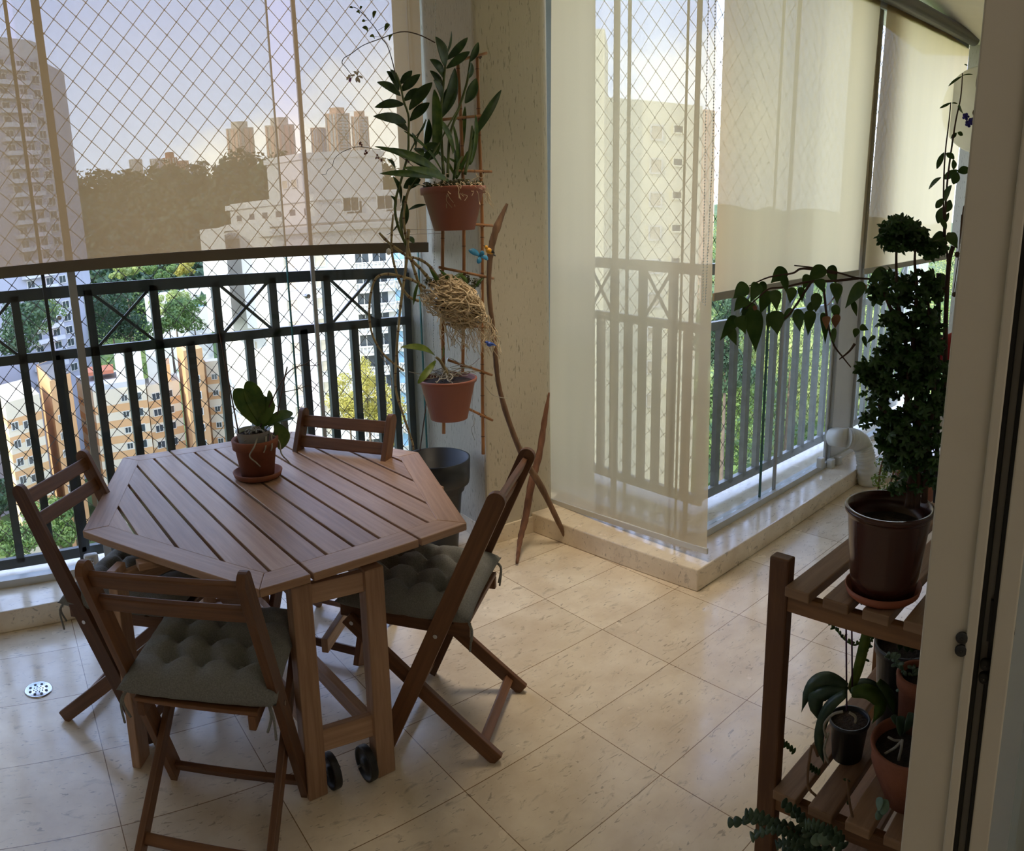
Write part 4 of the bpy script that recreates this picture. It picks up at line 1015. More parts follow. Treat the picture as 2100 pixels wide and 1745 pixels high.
bm = new(); lathe(bm, [(a * KO, b * 1.25) for a, b in [(.001, 0), (.050, 0), (.062, .006), (.066, .020), (.062, .021), (.056, .010), (.001, .009)]], oc, 36); obj('saucer', bm, M['terra'], t, smooth=True)
bm = new(); pot(bm, oc + Vector((0, 0, .012)), .044 * KO, .058 * KO, .098 * KO, .006, .036, .008); obj('clay_pot', bm, M['terra'], t, smooth=True)
M['clearpot'] = pmat('cloudy_clear_plastic', (.42, .44, .42), .25, 0, .05)
bm = new(); lathe(bm, [(a * KO, b * KO) for a, b in [(.036, .075), (.045, .128), (.047, .129), (.044, .128), (.035, .075)]], oc + Vector((-.004, .0, 0)), 32); obj('inner_pot', bm, M['clearpot'], t, smooth=True)
bm = new(); soil(bm, oc, .043 * KO, .118 * KO)
for _ in range(60): 
    a, r = frand(0, 6.3), frand(0, .056); ball(bm, oc + Vector((r * math.cos(a), r * math.sin(a), .120 * KO)), (frand(.003, .008), frand(.003, .007), frand(.002, .006)), 5)
obj('bark_mix', bm, M['bark'], t)
Yo = oc.y
oy = lambda x, y, d=0: ony(x, y, Yo + d)
def pleaf(name, parent, m, b, tp, w, shape=OBL, sag=.08, fold=.2, face=None):
    bm = new(); leaf(bm, b, tp, w, shape, sag, fold, face); o = obj(name, bm, m, parent, smooth=True, solid=.0012); s_ = o.modifiers.new('u', 'SUBSURF'); s_.levels = 1; s_.render_levels = 2; return o
bs = oy(538, 886)
for a, b, w, f in (((532, 872), (480, 798), .085, (-.2, -1, .6)), ((536, 868), (505, 782), .080, (.1, -1, .3)), ((540, 870), (540, 812), .088, (0, -1, .2)), ((530, 874), (515, 818), .075, (-.4, -1, .2)), ((540, 868), (552, 800), .045, (.6, -1, .1)), ((540, 874), (600, 846), .052, (.1, -.6, 1)), ((562, 866), (582, 918), .080, (.2, -1, .3)), ((545, 878), (604, 857), .03, (0, -.4, 1))):
    pleaf('leaf', t, M['leafm'], oy(*a, frand(-.01, .01)), oy(*b, frand(-.02, .03)), w, OBL, .1, .15, f)
bm = new(); tube(bm, [oy(539, 905), oy(538, 880), oy(540, 868)], [.009, .008, .005], 8); obj('stem', bm, M['leafm'], t, smooth=True)
bm = new(); tube(bm, [oy(493, 908, .0), oy(441, 636, .0)], [.0028, .0022], 6); tube(bm, [oy(560, 895), oy(578, 800), oy(589, 752)], .0026, 6); obj('support_stick', bm, M['stem'], t)
bm = new(); tube(bm, spline([oy(532, 878), oy(556, 825), oy(580, 778), oy(600, 756), oy(625, 747), oy(641, 736)], 5), [.003, .0015], 6); tube(bm, spline([oy(576, 805), oy(610, 798), oy(635, 791), oy(655, 806)], 5), [.0018, .0012], 5); tube(bm, spline([oy(625, 747), oy(636, 750), oy(655, 748)], 4), .0013, 5); obj('flower_spike', bm, M['stem'], t, smooth=True)
bm = new()
for pts in ([(530, 890), (522, 915), (512, 935), (525, 948), (534, 957)], [(552, 888), (572, 905), (577, 930), (590, 945), (597, 953)], [(545, 890), (545, 915), (541, 928)], [(540, 893), (520, 893), (500, 905)], [(556, 892), (558, 915), (556, 924)]):
    tube(bm, spline([oy(x, y, -.088 if y > 905 else -.04) for x, y in pts], 5), [.0035, .0022], 6)
for _ in range(22):
    a = frand(0, 6.28); r = frand(.01, .04); tube(bm, wig(oc + Vector((r * .3, 0, .135 * KO)), oc + Vector((r * KO * math.cos(a), r * KO * math.sin(a), frand(.118, .13) * KO)), .008, 3), .0022, 5)
obj('aerial_roots', bm, M['rootg'], t, smooth=True)
# ================================================================== floor drain, latches, knobs, duct
dc = onz(79, 1415, .0); t = thing('floor_drain', dc, 'round steel floor drain with ringed holes', 'drain')
bm = new(); lathe(bm, [(.001, .004), (.047, .004), (.049, .005), (.052, .0045), (.055, .001), (.055, .0)], dc, 40); obj('cover', bm, M['steel'], t, smooth=True)
bm = new()
for r_, k, q in ((.033, 8, .0055), (.018, 8, .0024), (.009, 6, .0014)):
    for i in range(k): a = 2 * math.pi * i / k + r_ * 9; lathe(bm, [(.0005, .0056), (q, .0056), (q, .0046)], dc + Vector((r_ * math.cos(a), r_ * math.sin(a), 0)), 12)
obj('holes', bm, M['black'], t)
lp = ony(187, 1148, 3.41); t = thing('glass_latch', (lp.x, 3.40, .135), 'beige plastic latch at the foot of the left glass pane', 'latch')
bm = new(); box(bm, (lp.x - .034, 3.385, .136), (lp.x + .034, 3.425, .205)); obj('latch_body', bm, M['white'], t, bevel=.012)
bm = new(); tube(bm, [(lp.x, 3.383, .172), (lp.x, 3.374, .172)], .010, 14); tube(bm, [(lp.x, 3.38, .165), (lp.x + .004, 3.365, .135)], .006, 8); box(bm, (lp.x - .01, 3.378, .18), (lp.x + .01, 3.386, .19)); obj('latch_lock', bm, M['steel'], t, smooth=True)
for px, py, lab in ((121, 651, 'small round steel knob on the glass near the left edge'), (630, 607, 'small round steel knob on the glass in front of the white tower')):
    k = ony(px, py, 3.40); bm = new(); lathe(bm, [(.001, -.02), (.009, -.02), (.012, -.014), (.012, .01), (.008, .016), (.008, .035)], k, 18, axis=(0, 1, 0)); obj('glass_knob', bm, M['steel'], WIN2 if px < 300 else WIN3, smooth=True)
Pd = lambda x, y, Y: ony(x, y, Y)
t = thing('window_stopper', Pd(1695, 960, 2.03), 'pair of white plastic stoppers on the right-hand window channel', 'window stopper')
for x, y in ((1683, 948), (1704, 950), (1718, 945)):
    p = Pd(x, y, 2.03); bm = new(); box(bm, p - Vector((.022, .02, .03)), p + Vector((.022, .02, .03))); obj('stopper_block', bm, M['white'], t, bevel=.006)
t = thing('vent_hose', Pd(1735, 910, 2.0), 'white corrugated vent hose bending down from the panel', 'hose')
ca, cb = Pd(1706, 895, 2.05), Pd(1738, 898, 1.93)
bm = new(); tube(bm, [ca, cb], .060, 28); obj('collar', bm, M['white'], t, smooth=True)
hp = spline([cb, Pd(1752, 900, 1.90), Pd(1768, 912, 1.87), Pd(1776, 940, 1.84), Pd(1782, 985, 1.82), (cb.x + .42, 1.80, .10), (cb.x + .8, 1.75, .085)], 22)
bm = new(); rad = [.0615 + .004 * math.sin(i * 1.9) for i in range(len(hp))]; tube(bm, hp, rad, 24); obj('corrugated_hose', bm, M['white'], t, smooth=True)
# ================================================================== end wall: disc, ornaments
dd_ = onx(2014, 226, 5.52); t = thing('wall_disc', dd_, 'plain pale round disc on a bracket at the far end wall, behind the climbing shoots', 'disc')
rd = (onx(1932, 226, 5.52) - dd_).length
bm = new(); lathe(bm, [(.001, .012), (rd * .97, .010), (rd, .004), (rd, -.012), (.001, -.012)], dd_, 60, axis=(-1, 0, 0)); obj('disc_face', bm, M['white'], t, smooth=True)
bm = new(); tube(bm, [dd_ + Vector((.01, 0, 0)), Vector((5.935, dd_.y, dd_.z))], .02, 10); obj('bracket', bm, M['alug'], t, smooth=True)
# ================================================================== sliding door and frame at the right edge
M['jamb'] = pmat('grey_white_frame', (.50, .46, .38), .45, 0, .02)
M['gasket'] = pmat('black_gasket', (.01, .01, .01), .6)
M['ins'] = pmat('grey_profile', (.28, .26, .23), .5, 0, .05)
D = .78
def jd(px, py, D_=D): return ond(px, py, D_)
def strip(name, xt, xb, wt, d_, m, t, z0=-.02, z1=3.05, dep=.03, par=None):
    """vertical profile; xt at y=0, xb at y=1745 are its left edge in the picture; wt width in metres"""
    a = (jd(xt, 0, d_).xy + jd(xb, 1745, d_).xy) / 2; n = a.normalized(); s = Vector((n.y, -n.x))
    c = a + s * wt / 2 + n * dep / 2; bm = new(); beam(bm, (c.x, c.y, z0), (c.x, c.y, z1), wt, dep, (s.x, s.y, 0)); o = obj(name, bm, m, t, bevel=.002); return o
t = thing('door_1', (D * .955, D * .29, 0), None, None); t['kind'] = 'structure'
strip('frame_face', 2030, 1838, .052, D, M['jamb'], t, dep=.05)
strip('frame_step', 2086, 1920, .022, D + .012, M['alu'], t, dep=.05)
strip('frame_edge', 2112, 1944, .012, D - .004, M['jamb'], t, dep=.06)
strip('gasket', 2130, 1958, .010, D + .02, M['gasket'], t, dep=.05)
strip('track', 2142, 1968, .018, D + .03, M['ins'], t, dep=.04)
strip('gasket', 2166, 1990, .008, D + .02, M['gasket'], t, dep=.05)
strip('stile', 2178, 1998, .022, D + .0, M['jamb'], t, dep=.04)
for px, py in ((1973, 1309), (1971, 1335)):
    p = jd(px, py, D - .003); n = Vector((p.x, p.y, 0)).normalized(); bm = new(); lathe(bm, [(.001, .0012), (.0066, .0010), (.0072, 0), (.0072, -.002)], p, 20, axis=-n); obj('plug', bm, M['gasket'], t, smooth=True)
for px, py in ((2021, 1363), (2018, 1390)):
    p = jd(px, py, D + .012); n = Vector((p.x, p.y, 0)).normalized(); bm = new(); lathe(bm, [(.001, .004), (.006, .003), (.0065, 0), (.0065, -.004)], p, 20, axis=-n); obj('plug', bm, M['gasket'], t, smooth=True)
p = jd(2035, 1272, D + .024); n = Vector((p.x, p.y, 0)).normalized(); s = Vector((n.y, -n.x, 0)); bm = new(); beam(bm, p - Vector((0, 0, .025)), p + Vector((0, 0, .025)), .008, .006, s); obj('lock_slot', bm, M['gasket'], t)
a = jd(2075, 1100, D + .02); b = a + Vector((.34, -.42, 0)); bm = new()
sdv = (b - a).normalized(); vs = [bm.verts.new(q) for q in ((a.x, a.y, .0), (b.x, b.y, 0), (b.x, b.y, 3.0), (a.x, a.y, 3.0))]; bm.faces.new(vs); obj('door_glass', bm, M['glass'], t)
bm = new(); c1 = jd(2083, 1150, D + .005); beam(bm, jd(2099, 1060, D + .02), jd(2076, 1300, D + .02), .005, .005, s); obj('pull_handle', bm, M['gasket'], t)
M['curtain'] = fabric('sheer_room_curtain', (.36, .37, .34), .15, .5)
ct = thing('curtain', (1.3, .1, 0), 'grey-green sheer curtain behind the door glass at the right edge', 'curtain')
bm = new(); pr = []
for i in range(61):
    u = i / 60; q = Vector((.86, .12, 0)) + Vector((.9, -.55, 0)) * u + Vector((.5, .85, 0)) * .03 * math.sin(u * 55 + 2 * math.sin(u * 7)); pr.append((bm.verts.new((q.x, q.y, .01)), bm.verts.new((q.x, q.y, 3.0))))
for q, r in zip(pr[:-1], pr[1:]): bm.faces.new((q[0], r[0], r[1], q[1]))
obj('curtain_cloth', bm, M['curtain'], ct, smooth=True)
# ================================================================== plants hanging on the column
YT = 2.80
T = lambda x, y, d=0: ony(x, y, YT + d)
# ---- bamboo trellis
tr = thing('bamboo_trellis', T(950, 890), 'narrow bamboo trellis of three canes with lashed rungs, tied to the column', 'trellis')
def cane(name, pts, r, parent, d=0, knots=7):
    bm = new(); P = [T(x, y, d) for x, y in pts]; S = spline(P, 6); tube(bm, S, r, 10)
    L = sum((b - a).length for a, b in zip(S[:-1], S[1:])); k = max(1, int(L / .16)); o = obj(name, bm, M['bamboo'], parent, smooth=True)
    bm = new()
    for i in range(1, k + 1):
        j = int(len(S) * i / (k + 1)); a, b = S[j], S[min(j + 1, len(S) - 1)]; dd = (b - a).normalized(); tube(bm, [a - dd * .0015, a + dd * .0015], r * 1.12, 10)
    obj('node_rings', bm, M['bambood'], o)['kind'] = 'stuff'
    return o
cane('upright_cane', [(908, 440), (907, 620), (909, 760), (910, 889)], .0085, tr)
cane('upright_cane', [(937, 102), (945, 250), (950, 400), (951, 560), (949, 740), (945, 860)], .0085, tr)
cane('upright_cane', [(978, 105), (982, 250), (988, 420), (989, 560), (989, 780), (991, 931)], .0085, tr, -.004)
for pts in ([(930, 127), (998, 109)], [(902, 246), (1004, 236)], [(935, 350), (1008, 352)], [(896, 455), (1010, 463)], [(900, 548), (1012, 571)], [(905, 664), (1008, 672)], [(918, 738), (1009, 769)], [(952, 834), (1010, 862)]):
    cane('rung', pts, .0062, tr, -.016, 2)
bm = new()
for x, y in ((938, 126), (981, 118), (945, 243), (983, 238), (988, 352), (989, 462), (908, 457), (951, 560), (989, 567), (989, 764), (949, 750), (990, 853)):
    p = T(x, y, -.008); tube(bm, [p - Vector((0, .012, .006)), p + Vector((.01, 0, .006)), p + Vector((-.008, .01, -.004))], .0035, 5); tube(bm, [p + Vector((-.012, -.008, .0)), p + Vector((.012, -.008, .002))], .003, 5)
obj('wire_ties', bm, M['stem'], tr)['kind'] = 'stuff'
# ---- helper: leaves traced from the picture
S3 = 500 / 1745
def c3(x, y, d=0): return T(650 + x * S3, y * S3, d)
def lf(name, parent, items, m, shape=LANCE, dy=(-.05, .05), sag=.07, fold=.3, one=False):
    for it in items:
        (a, b, w) = it[:3]; d0 = it[3] if len(it) > 3 else frand(*dy); bm = new()
        leaf(bm, c3(*a, d0 * .4), c3(*b, d0), w * S3 / 1561 * 3.55, shape, sag, fold, Vector((frand(-.4, .4), -1, frand(.1, .8))))
        o = obj(name, bm, M[m], parent, smooth=True); s_ = o.modifiers.new('u', 'SUBSURF'); s_.levels = 1; s_.render_levels = 2; s2 = o.modifiers.new('s', 'SOLIDIFY'); s2.thickness = .0009
# ---- upper pot with orchids
p1 = T(932, 472, -.10); RP = .082
t = thing('hanging_pot', p1, 'upper terracotta-coloured plastic pot with strappy orchids, wired to the bamboo trellis', 'potted plant')
zrim = T(932, 383, -.10).z; hp_ = zrim - p1.z
rt_ = (T(988, 388, -.10) - T(877, 388, -.10)).length / 2; rb_ = (T(972, 470, -.10) - T(904, 470, -.10)).length / 2
bm = new(); pot(bm, p1, rb_, rt_ * .97, hp_, .004, .03, .004, 44); obj('plastic_pot', bm, M['terrapl'], t, smooth=True)
bm = new(); soil(bm, p1, rt_ * .95, hp_ - .01); obj('growing_mix', bm, M['bark'], t)
cs = [(p1.x + rt_ * .8 * math.cos(a), p1.y + rt_ * .8 * math.sin(a), zrim + frand(0, .012)) for a in [i * .42 for i in range(15)]] + [(p1.x + frand(-.04, .04), p1.y + frand(-.04, .04), zrim + .015) for _ in range(6)]
leaves_mesh('moss', cs, [.020] * len(cs), 1500, .006, M['moss'], t)['kind'] = 'stuff'
lf('leaf', t, [((845, 1110), (840, 640), 74, -.09), ((975, 1100), (862, 845), 66, -.08), ((975, 1290), (985, 1060), 30), ((1090, 1180), (1108, 900), 44), ((1000, 1240), (970, 880), 34), ((1010, 1200), (1060, 760), 36), ((1100, 1170), (1135, 820), 40),
    ((890, 1220), (620, 935), 34, -.10), ((985, 1260), (850, 1070), 30), ((1050, 1250), (1100, 1050), 28), ((1060, 1230), (940, 1130), 26), ((995, 1280), (1080, 1080), 26)], 'leafm', STRAP)
lf('leaf', t, [((885, 1235), (480, 1058), 66, -.12), ((830, 1250), (415, 1048), 60, -.14), ((960, 1305), (615, 1200), 62, -.16), ((830, 1275), (450, 1242), 50, -.15)], 'leafm', LANCE, sag=.06)
lf('leaf', t, [((1110, 1000), (1320, 642), 60, -.02), ((1060, 740), (1140, 560), 86, -.05), ((1070, 575), (1105, 445), 66, -.05), ((1092, 445), (1155, 302), 54, -.04), ((880, 850), (988, 485), 110, 0), ((900, 800), (975, 600), 80, .0)], 'leafd', LANCE)
bm = new()
for pts in ([(935, 1270), (950, 980), (1010, 790), (1070, 600), (1095, 440)], [(905, 1250), (885, 850), (905, 600), (918, 470), (925, 330)], [(1060, 1250), (1095, 1050), (1110, 900)], [(1000, 1260), (1010, 1180), (1040, 1120)]):
    tube(bm, spline([c3(*q, -.04) for q in pts], 6), [.007, .004], 8)
obj('canes', bm, M['caneg'], t, smooth=True)['kind'] = 'stuff'
lf('leaf', t, [((918, 480), (848, 262), 88), ((922, 400), (963, 222), 26), ((925, 430), (1080, 268), 54), ((925, 490), (1095, 368), 56), ((912, 565), (808, 425), 86), ((900, 660), (808, 505), 78), ((895, 720), (835, 570), 70)], 'leafd', LANCE, (-.10, -.02))
bm = new()
for _ in range(34):
    a = frand(-1.2, 1.0); q = p1 + Vector((rt_ * math.sin(a), -rt_ * math.cos(a), hp_)); tube(bm, wig(q + Vector((0, .02, .01)), q + Vector((frand(-.02, .05), frand(-.02, .01), frand(-.10, .05))), .012, 4), .0013, 4)
obj('aerial_roots', bm, M['root'], t, smooth=True)['kind'] = 'stuff'
bm = new(); tube(bm, [p1 + Vector((rt_, 0, hp_ - .02)), T(989, 400, .0)], .0015, 5); obj('hanging_wire', bm, M['steel'], t); bm = new(); tube(bm, [p1 + Vector((-rt_ * .6, .05, hp_ - .02)), T(908, 445, .0)], .0015, 5); obj('hanging_wire', bm, M['steel'], t)
# ---- flower sprays
def florets(pts, r, m, parent):
    bm = new()
    for x, y in pts:
        c = c3(x, y, -.1)
        for k in range(5):
            a = k * 1.257 + frand(0, 1); q = c + Vector((math.cos(a), -.3, math.sin(a))) * r; leaf(bm, c, q, r * .7, OBL, .1, .1)
    return obj('floret', bm, M[m], parent, smooth=True, solid=.0008)
bm = new(); tube(bm, spline([c3(*q, -.06) for q in ((845, 305), (720, 245), (600, 228), (460, 275), (330, 325), (245, 385), (195, 415), (180, 450), (205, 480), (235, 520))], 5), [.0022, .0012], 6)
sp_ = obj('flower_stalk', bm, M['stem'], t, smooth=True)
bm = new(); tube(bm, spline([c3(*q, -.06) for q in ((560, 530), (540, 440), (505, 330), (460, 270), (420, 205), (380, 155), (320, 90), (275, 55), (235, 52))], 5), [.002, .001], 6)
for a, b in (((380, 155), (410, 90)), ((350, 110), (300, 85)), ((440, 215), (500, 180)), ((400, 200), (345, 205)), ((370, 140), (335, 152)), ((450, 265), (400, 262)), ((500, 250), (525, 265)), ((300, 75), (315, 50)), ((265, 52), (240, 52))): tube(bm, [c3(*a, -.06), c3(*b, -.06)], .0008, 4)
st2 = obj('flower_stalk', bm, M['stem'], t, smooth=True)
bm = new()
for a, b, w in (((405, 130), (420, 80), 22), ((305, 98), (282, 84), 18), ((485, 222), (515, 172), 26), ((362, 228), (325, 196), 26), ((345, 152), (322, 153), 16), ((412, 278), (378, 262), 26), ((518, 290), (540, 250), 20), ((312, 66), (320, 44), 14), ((255, 58), (232, 52), 12)):
    leaf(bm, c3(*a, -.06), c3(*b, -.06), w * S3 / 440, OBL, .25, .5)
obj('buds', bm, M['leafy'], t, smooth=True, solid=.002)['kind'] = 'stuff'
for cx_, cy_, tips in ((243, 545, ((212, 572), (232, 520), (272, 540), (225, 545))), (290, 545, ((262, 512), (300, 508), (328, 560), (285, 590), (308, 592)))):
    bm = new()
    for q in tips: leaf(bm, c3(cx_, cy_, -.08), c3(*q, -.09), .010, OBL, .15, .2)
    fl_ = obj('orchid_flower', bm, M['petal'], t, smooth=True, solid=.0008)
bm = new(); leaf(bm, c3(243, 555, -.09), c3(236, 588, -.10), .009, OBL, .2, .4); obj('flower_lip', bm, M['purple'], fl_, smooth=True, solid=.001)
bm = new(); tube(bm, spline([c3(*q, -.12) for q in ((700, 1200), (600, 1120), (480, 1075), (415, 1068), (300, 1050), (210, 1075), (150, 1110), (120, 1150), (110, 1190), (78, 1215), (65, 1245), (35, 1252))], 4), [.0014, .0008], 5); obj('flower_stalk', bm, M['stem'], t, smooth=True)
for pts in (((305, 1030), (318, 1040), (310, 1022)), ((348, 1082), (356, 1095), (342, 1100)), ((430, 1112), (440, 1130), (425, 1132), (462, 1142), (458, 1150)), ((650, 1145), (655, 1160))): florets(pts, .0055, 'pink', t)
# ---- leafy dendrobium growing down to the root ball, and the root ball itself
rb0 = T(935, 630, -.10); t = thing('orchid_root_ball', rb0, 'bushel of pale dangling orchid roots on the trellis, with long jointed canes arching left', 'hanging plant')
bm = new(); ell = (.150, .095, .105)
c0 = T(930, 618, -.11)
for _ in range(360):
    a = frand(-3.0, .0); th = frand(-1.1, 1.2); pts = []; n = random.randint(5, 8); dr = random.choice((1, 1, 1, -1)); dth = frand(-.35, .2); rr = frand(.74, 1.0)
    for i in range(n):
        aa = a + i * dr * frand(.15, .42); tt = th + i * dth + frand(-.12, .12); r2 = rr * frand(.93, 1.10)
        q = Vector((ell[0] * math.cos(aa) * math.cos(tt), ell[1] * math.sin(aa) * math.cos(tt), -ell[2] * math.sin(tt))) * r2 + Vector([frand(-.009, .009) for _k in range(3)])
        q.z -= q.x * .42 if q.x > 0 else q.x * .25
        pts.append(c0 + q)
    tube(bm, spline(pts, 3), frand(.0016, .0034), 5)
for _ in range(110):
    x = frand(900, 1015); y = 640 + (x - 900) * .25 + frand(-20, 25); q = T(x, y, frand(-.17, -.06)); tube(bm, wig(q, q + Vector((frand(-.03, .05), frand(-.02, .02), -frand(.04, .13))), .016, 4), frand(.0010, .0020), 4)
for _ in range(20):
    q = T(frand(985, 1010), frand(560, 700), -.06); tube(bm, wig(q, q + Vector((frand(.0, .03), 0, -frand(.05, .18))), .015, 5), .0013, 4)
obj('roots', bm, M['root'], t, smooth=True)['kind'] = 'stuff'
bm = new(); ball(bm, c0 + Vector((.01, .01, -.005)), (.095, .05, .05), 14); obj('core', bm, M['bark'], t)
cs = [tuple(T(x, y, -.10)) for x, y in ((880, 578), (900, 572), (930, 575), (955, 572), (975, 580), (965, 592))]; leaves_mesh('moss', cs, [.024] * 6, 700, .006, M['moss'], t)['kind'] = 'stuff'
def jcane(pts, r, d=-.1, m='cane', name='jointed_cane'):
    S = spline([T(x, y, d + (dd[0] if (dd := rest) else 0)) for x, y, *rest in pts], 8); bm = new(); n = len(S); rs_ = []
    for i in range(n): rs_.append(r * (1 - .3 * i / n) * (1 + .10 * math.cos(i * .9)))
    tube(bm, S, rs_, 8); o = obj(name, bm, M[m], t, smooth=True); bm = new()
    for i in range(3, n - 2, 4): d2 = (S[i + 1] - S[i]).normalized(); tube(bm, [S[i] - d2 * .0022, S[i] + d2 * .0022], rs_[i] * 1.2, 8)
    obj('joints', bm, M['bambood'], o)['kind'] = 'stuff'
    return o
jcane([(888, 585), (870, 560), (840, 530), (800, 500), (778, 478)], .0075)
jcane([(905, 580), (880, 545), (855, 530), (835, 528)], .0070)
jcane([(865, 598), (850, 555), (835, 500), (828, 440), (840, 380)], .0065, -.1, 'cane')
jcane([(858, 617), (835, 605), (815, 565), (803, 510), (806, 440)], .0060)
jcane([(872, 590), (840, 572), (790, 562), (766, 580), (757, 640), (765, 690), (790, 730), (828, 760)], .0058)
jcane([(838, 470), (833, 540), (820, 640), (812, 740), (812, 800), (830, 860), (845, 905), (848, 922)], .0062, -.12)
jcane([(780, 728), (795, 750), (803, 780), (803, 800)], .0015, -.12)
bm = new(); tube(bm, spline([c3(*q, -.10) for q in ((640, 1760), (575, 1600), (560, 1450), (605, 1280), (650, 1100), (655, 950), (655, 830), (620, 720), (595, 600), (562, 520))], 6), [.006, .0035], 8); obj('leafy_stem', bm, M['caneg'], t, smooth=True)
bm = new(); tube(bm, spline([c3(*q, -.06) for q in ((620, 1720), (600, 1560), (640, 1400), (700, 1300), (820, 1120), (940, 900), (1030, 740), (1085, 560))], 6), [.005, .003], 8); tube(bm, spline([c3(*q, -.06) for q in ((660, 1100), (720, 980), (780, 860))], 4), .003, 6); obj('leafy_stem', bm, M['caneg'], t, smooth=True)
lf('leaf', t, [((588, 645), (500, 510), 80), ((600, 685), (430, 588), 62), ((594, 600), (682, 505), 50), ((600, 652), (740, 530), 58), ((560, 580), (525, 498), 50), ((622, 745), (414, 768), 62), ((640, 875), (404, 832), 66), ((660, 945), (482, 832), 74), ((620, 722), (728, 632), 52), ((660, 787), (826, 590), 78),
    ((665, 865), (806, 735), 68), ((770, 1060), (800, 850), 60), ((700, 1090), (680, 950), 50), ((740, 1090), (868, 1030), 60), ((700, 980), (780, 850), 36), ((760, 1130), (860, 1090), 70), ((700, 1060), (760, 1120), 60)], 'leafd', LANCE, (-.14, -.02))
lf('leaf', t, [((600, 1455), (545, 1262), 56), ((620, 1345), (742, 1282), 76), ((570, 1480), (530, 1402), 34), ((602, 1645), (640, 1452), 62), ((655, 1502), (782, 1464), 30), ((500, 1682), (585, 1580), 42), ((640, 1690), (695, 1745), 46), ((640, 1660), (668, 1662), 26), ((560, 1240), (510, 1140), 46), ((690, 1330), (775, 1340), 40), ((600, 1470), (620, 1400), 60)], 'leafd', LANCE, (-.14, -.04))
bm = new()
for a, b, w in (((905, 590), (880, 550), .018), ((915, 585), (950, 560), .022), ((930, 590), (900, 552), .018), ((848, 625), (858, 578), .014), ((960, 585), (940, 560), .020), ((975, 590), (992, 570), .016)): leaf(bm, T(*a, -.12), T(*b, -.13), w, LANCE, .1, .3)
obj('small_leaves', bm, M['leafm'], t, smooth=True, solid=.001)['kind'] = 'stuff'
bm = new(); ball(bm, T(797, 516, -.1), (.012, .010, .014), 8); obj('plant_tag', bm, M['white'], t)
bm = new(); tube(bm, [T(800, 471, -.1), T(912, 471, 0)], .0006, 4); tube(bm, [T(808, 482, -.1), T(912, 478, 0)], .0006, 4); obj('tie_wire', bm, M['steel'], t)
# ---- lower pot
p2 = T(921, 857, -.11); t = thing('hanging_pot', p2, 'lower terracotta-coloured plastic pot with two broad green leaves, hung on the trellis', 'potted plant')
zr = T(915, 775, -.11).z; h2 = zr - p2.z; r1 = (T(966, 782, -.11) - T(863, 782, -.11)).length / 2; r0 = (T(955, 852, -.11) - T(893, 852, -.11)).length / 2
bm = new(); pot(bm, p2, r0, r1 * .93, h2, .006, .016, .004, 44); obj('plastic_pot', bm, M['terrapl'], t, smooth=True)
bm = new(); soil(bm, p2, r1 * .84, h2 - .018); obj('growing_mix', bm, M['bark'], t)
L4 = lambda x, y, d=-.13: T(650 + x * S3, 450 + y * S3, d)
for a, b, w, sh in (((845, 975), (595, 915), .040, LANCE), ((850, 1010), (722, 1175), .032, OBL), ((870, 1020), (900, 905), .020, LANCE)):
    bm = new(); leaf(bm, L4(*a), L4(*b, -.18), w, sh, .12, .25, Vector((.1, -1, .9))); o = obj('leaf', bm, M['leafy'], t, smooth=True, solid=.001); s_ = o.modifiers.new('u', 'SUBSURF'); s_.render_levels = 2
bm = new(); tube(bm, spline([L4(940, 1130), L4(910, 1060), L4(880, 1010), L4(850, 985)], 5), [.010, .005], 8); obj('stem', bm, M['cane'], t, smooth=True)
bm = new()
for _ in range(38):
    a = frand(0, 6.28); q = L4(940, 1100); tube(bm, wig(q + Vector((frand(-.01, .01), 0, frand(-.02, .03))), p2 + Vector((r1 * frand(.2, 1.2) * math.cos(a), r1 * frand(.2, 1.1) * math.sin(a), h2 + frand(-.005, .02))), .010, 4), frand(.0012, .0024), 5)
for pts in ([(950, 1060), (1030, 1040), (1100, 1045), (1165, 990)], [(960, 1070), (1040, 1060), (1110, 1050)], [(1200, 1185), (1250, 1250), (1300, 1270), (1365, 1282)], [(660, 1090), (760, 1110), (850, 1110), (900, 1160)]): tube(bm, spline([L4(*q) for q in pts], 4), .0016, 5)
tube(bm, spline([L4(*q) for q in ((1120, 1210), (1110, 1350), (1130, 1450), (1105, 1500), (1130, 1580))], 4), .0012, 4); tube(bm, spline([L4(*q) for q in ((1110, 1400), (1125, 1480), (1132, 1530))], 4), .001, 4)
obj('aerial_roots', bm, M['rootg'], t, smooth=True)['kind'] = 'stuff'
bm = new(); tube(bm, spline([L4(930, 1030), L4(940, 990), L4(990, 1010), L4(1040, 1045)], 5), .0022, 6); obj('hanging_wire', bm, M['steel'], t)
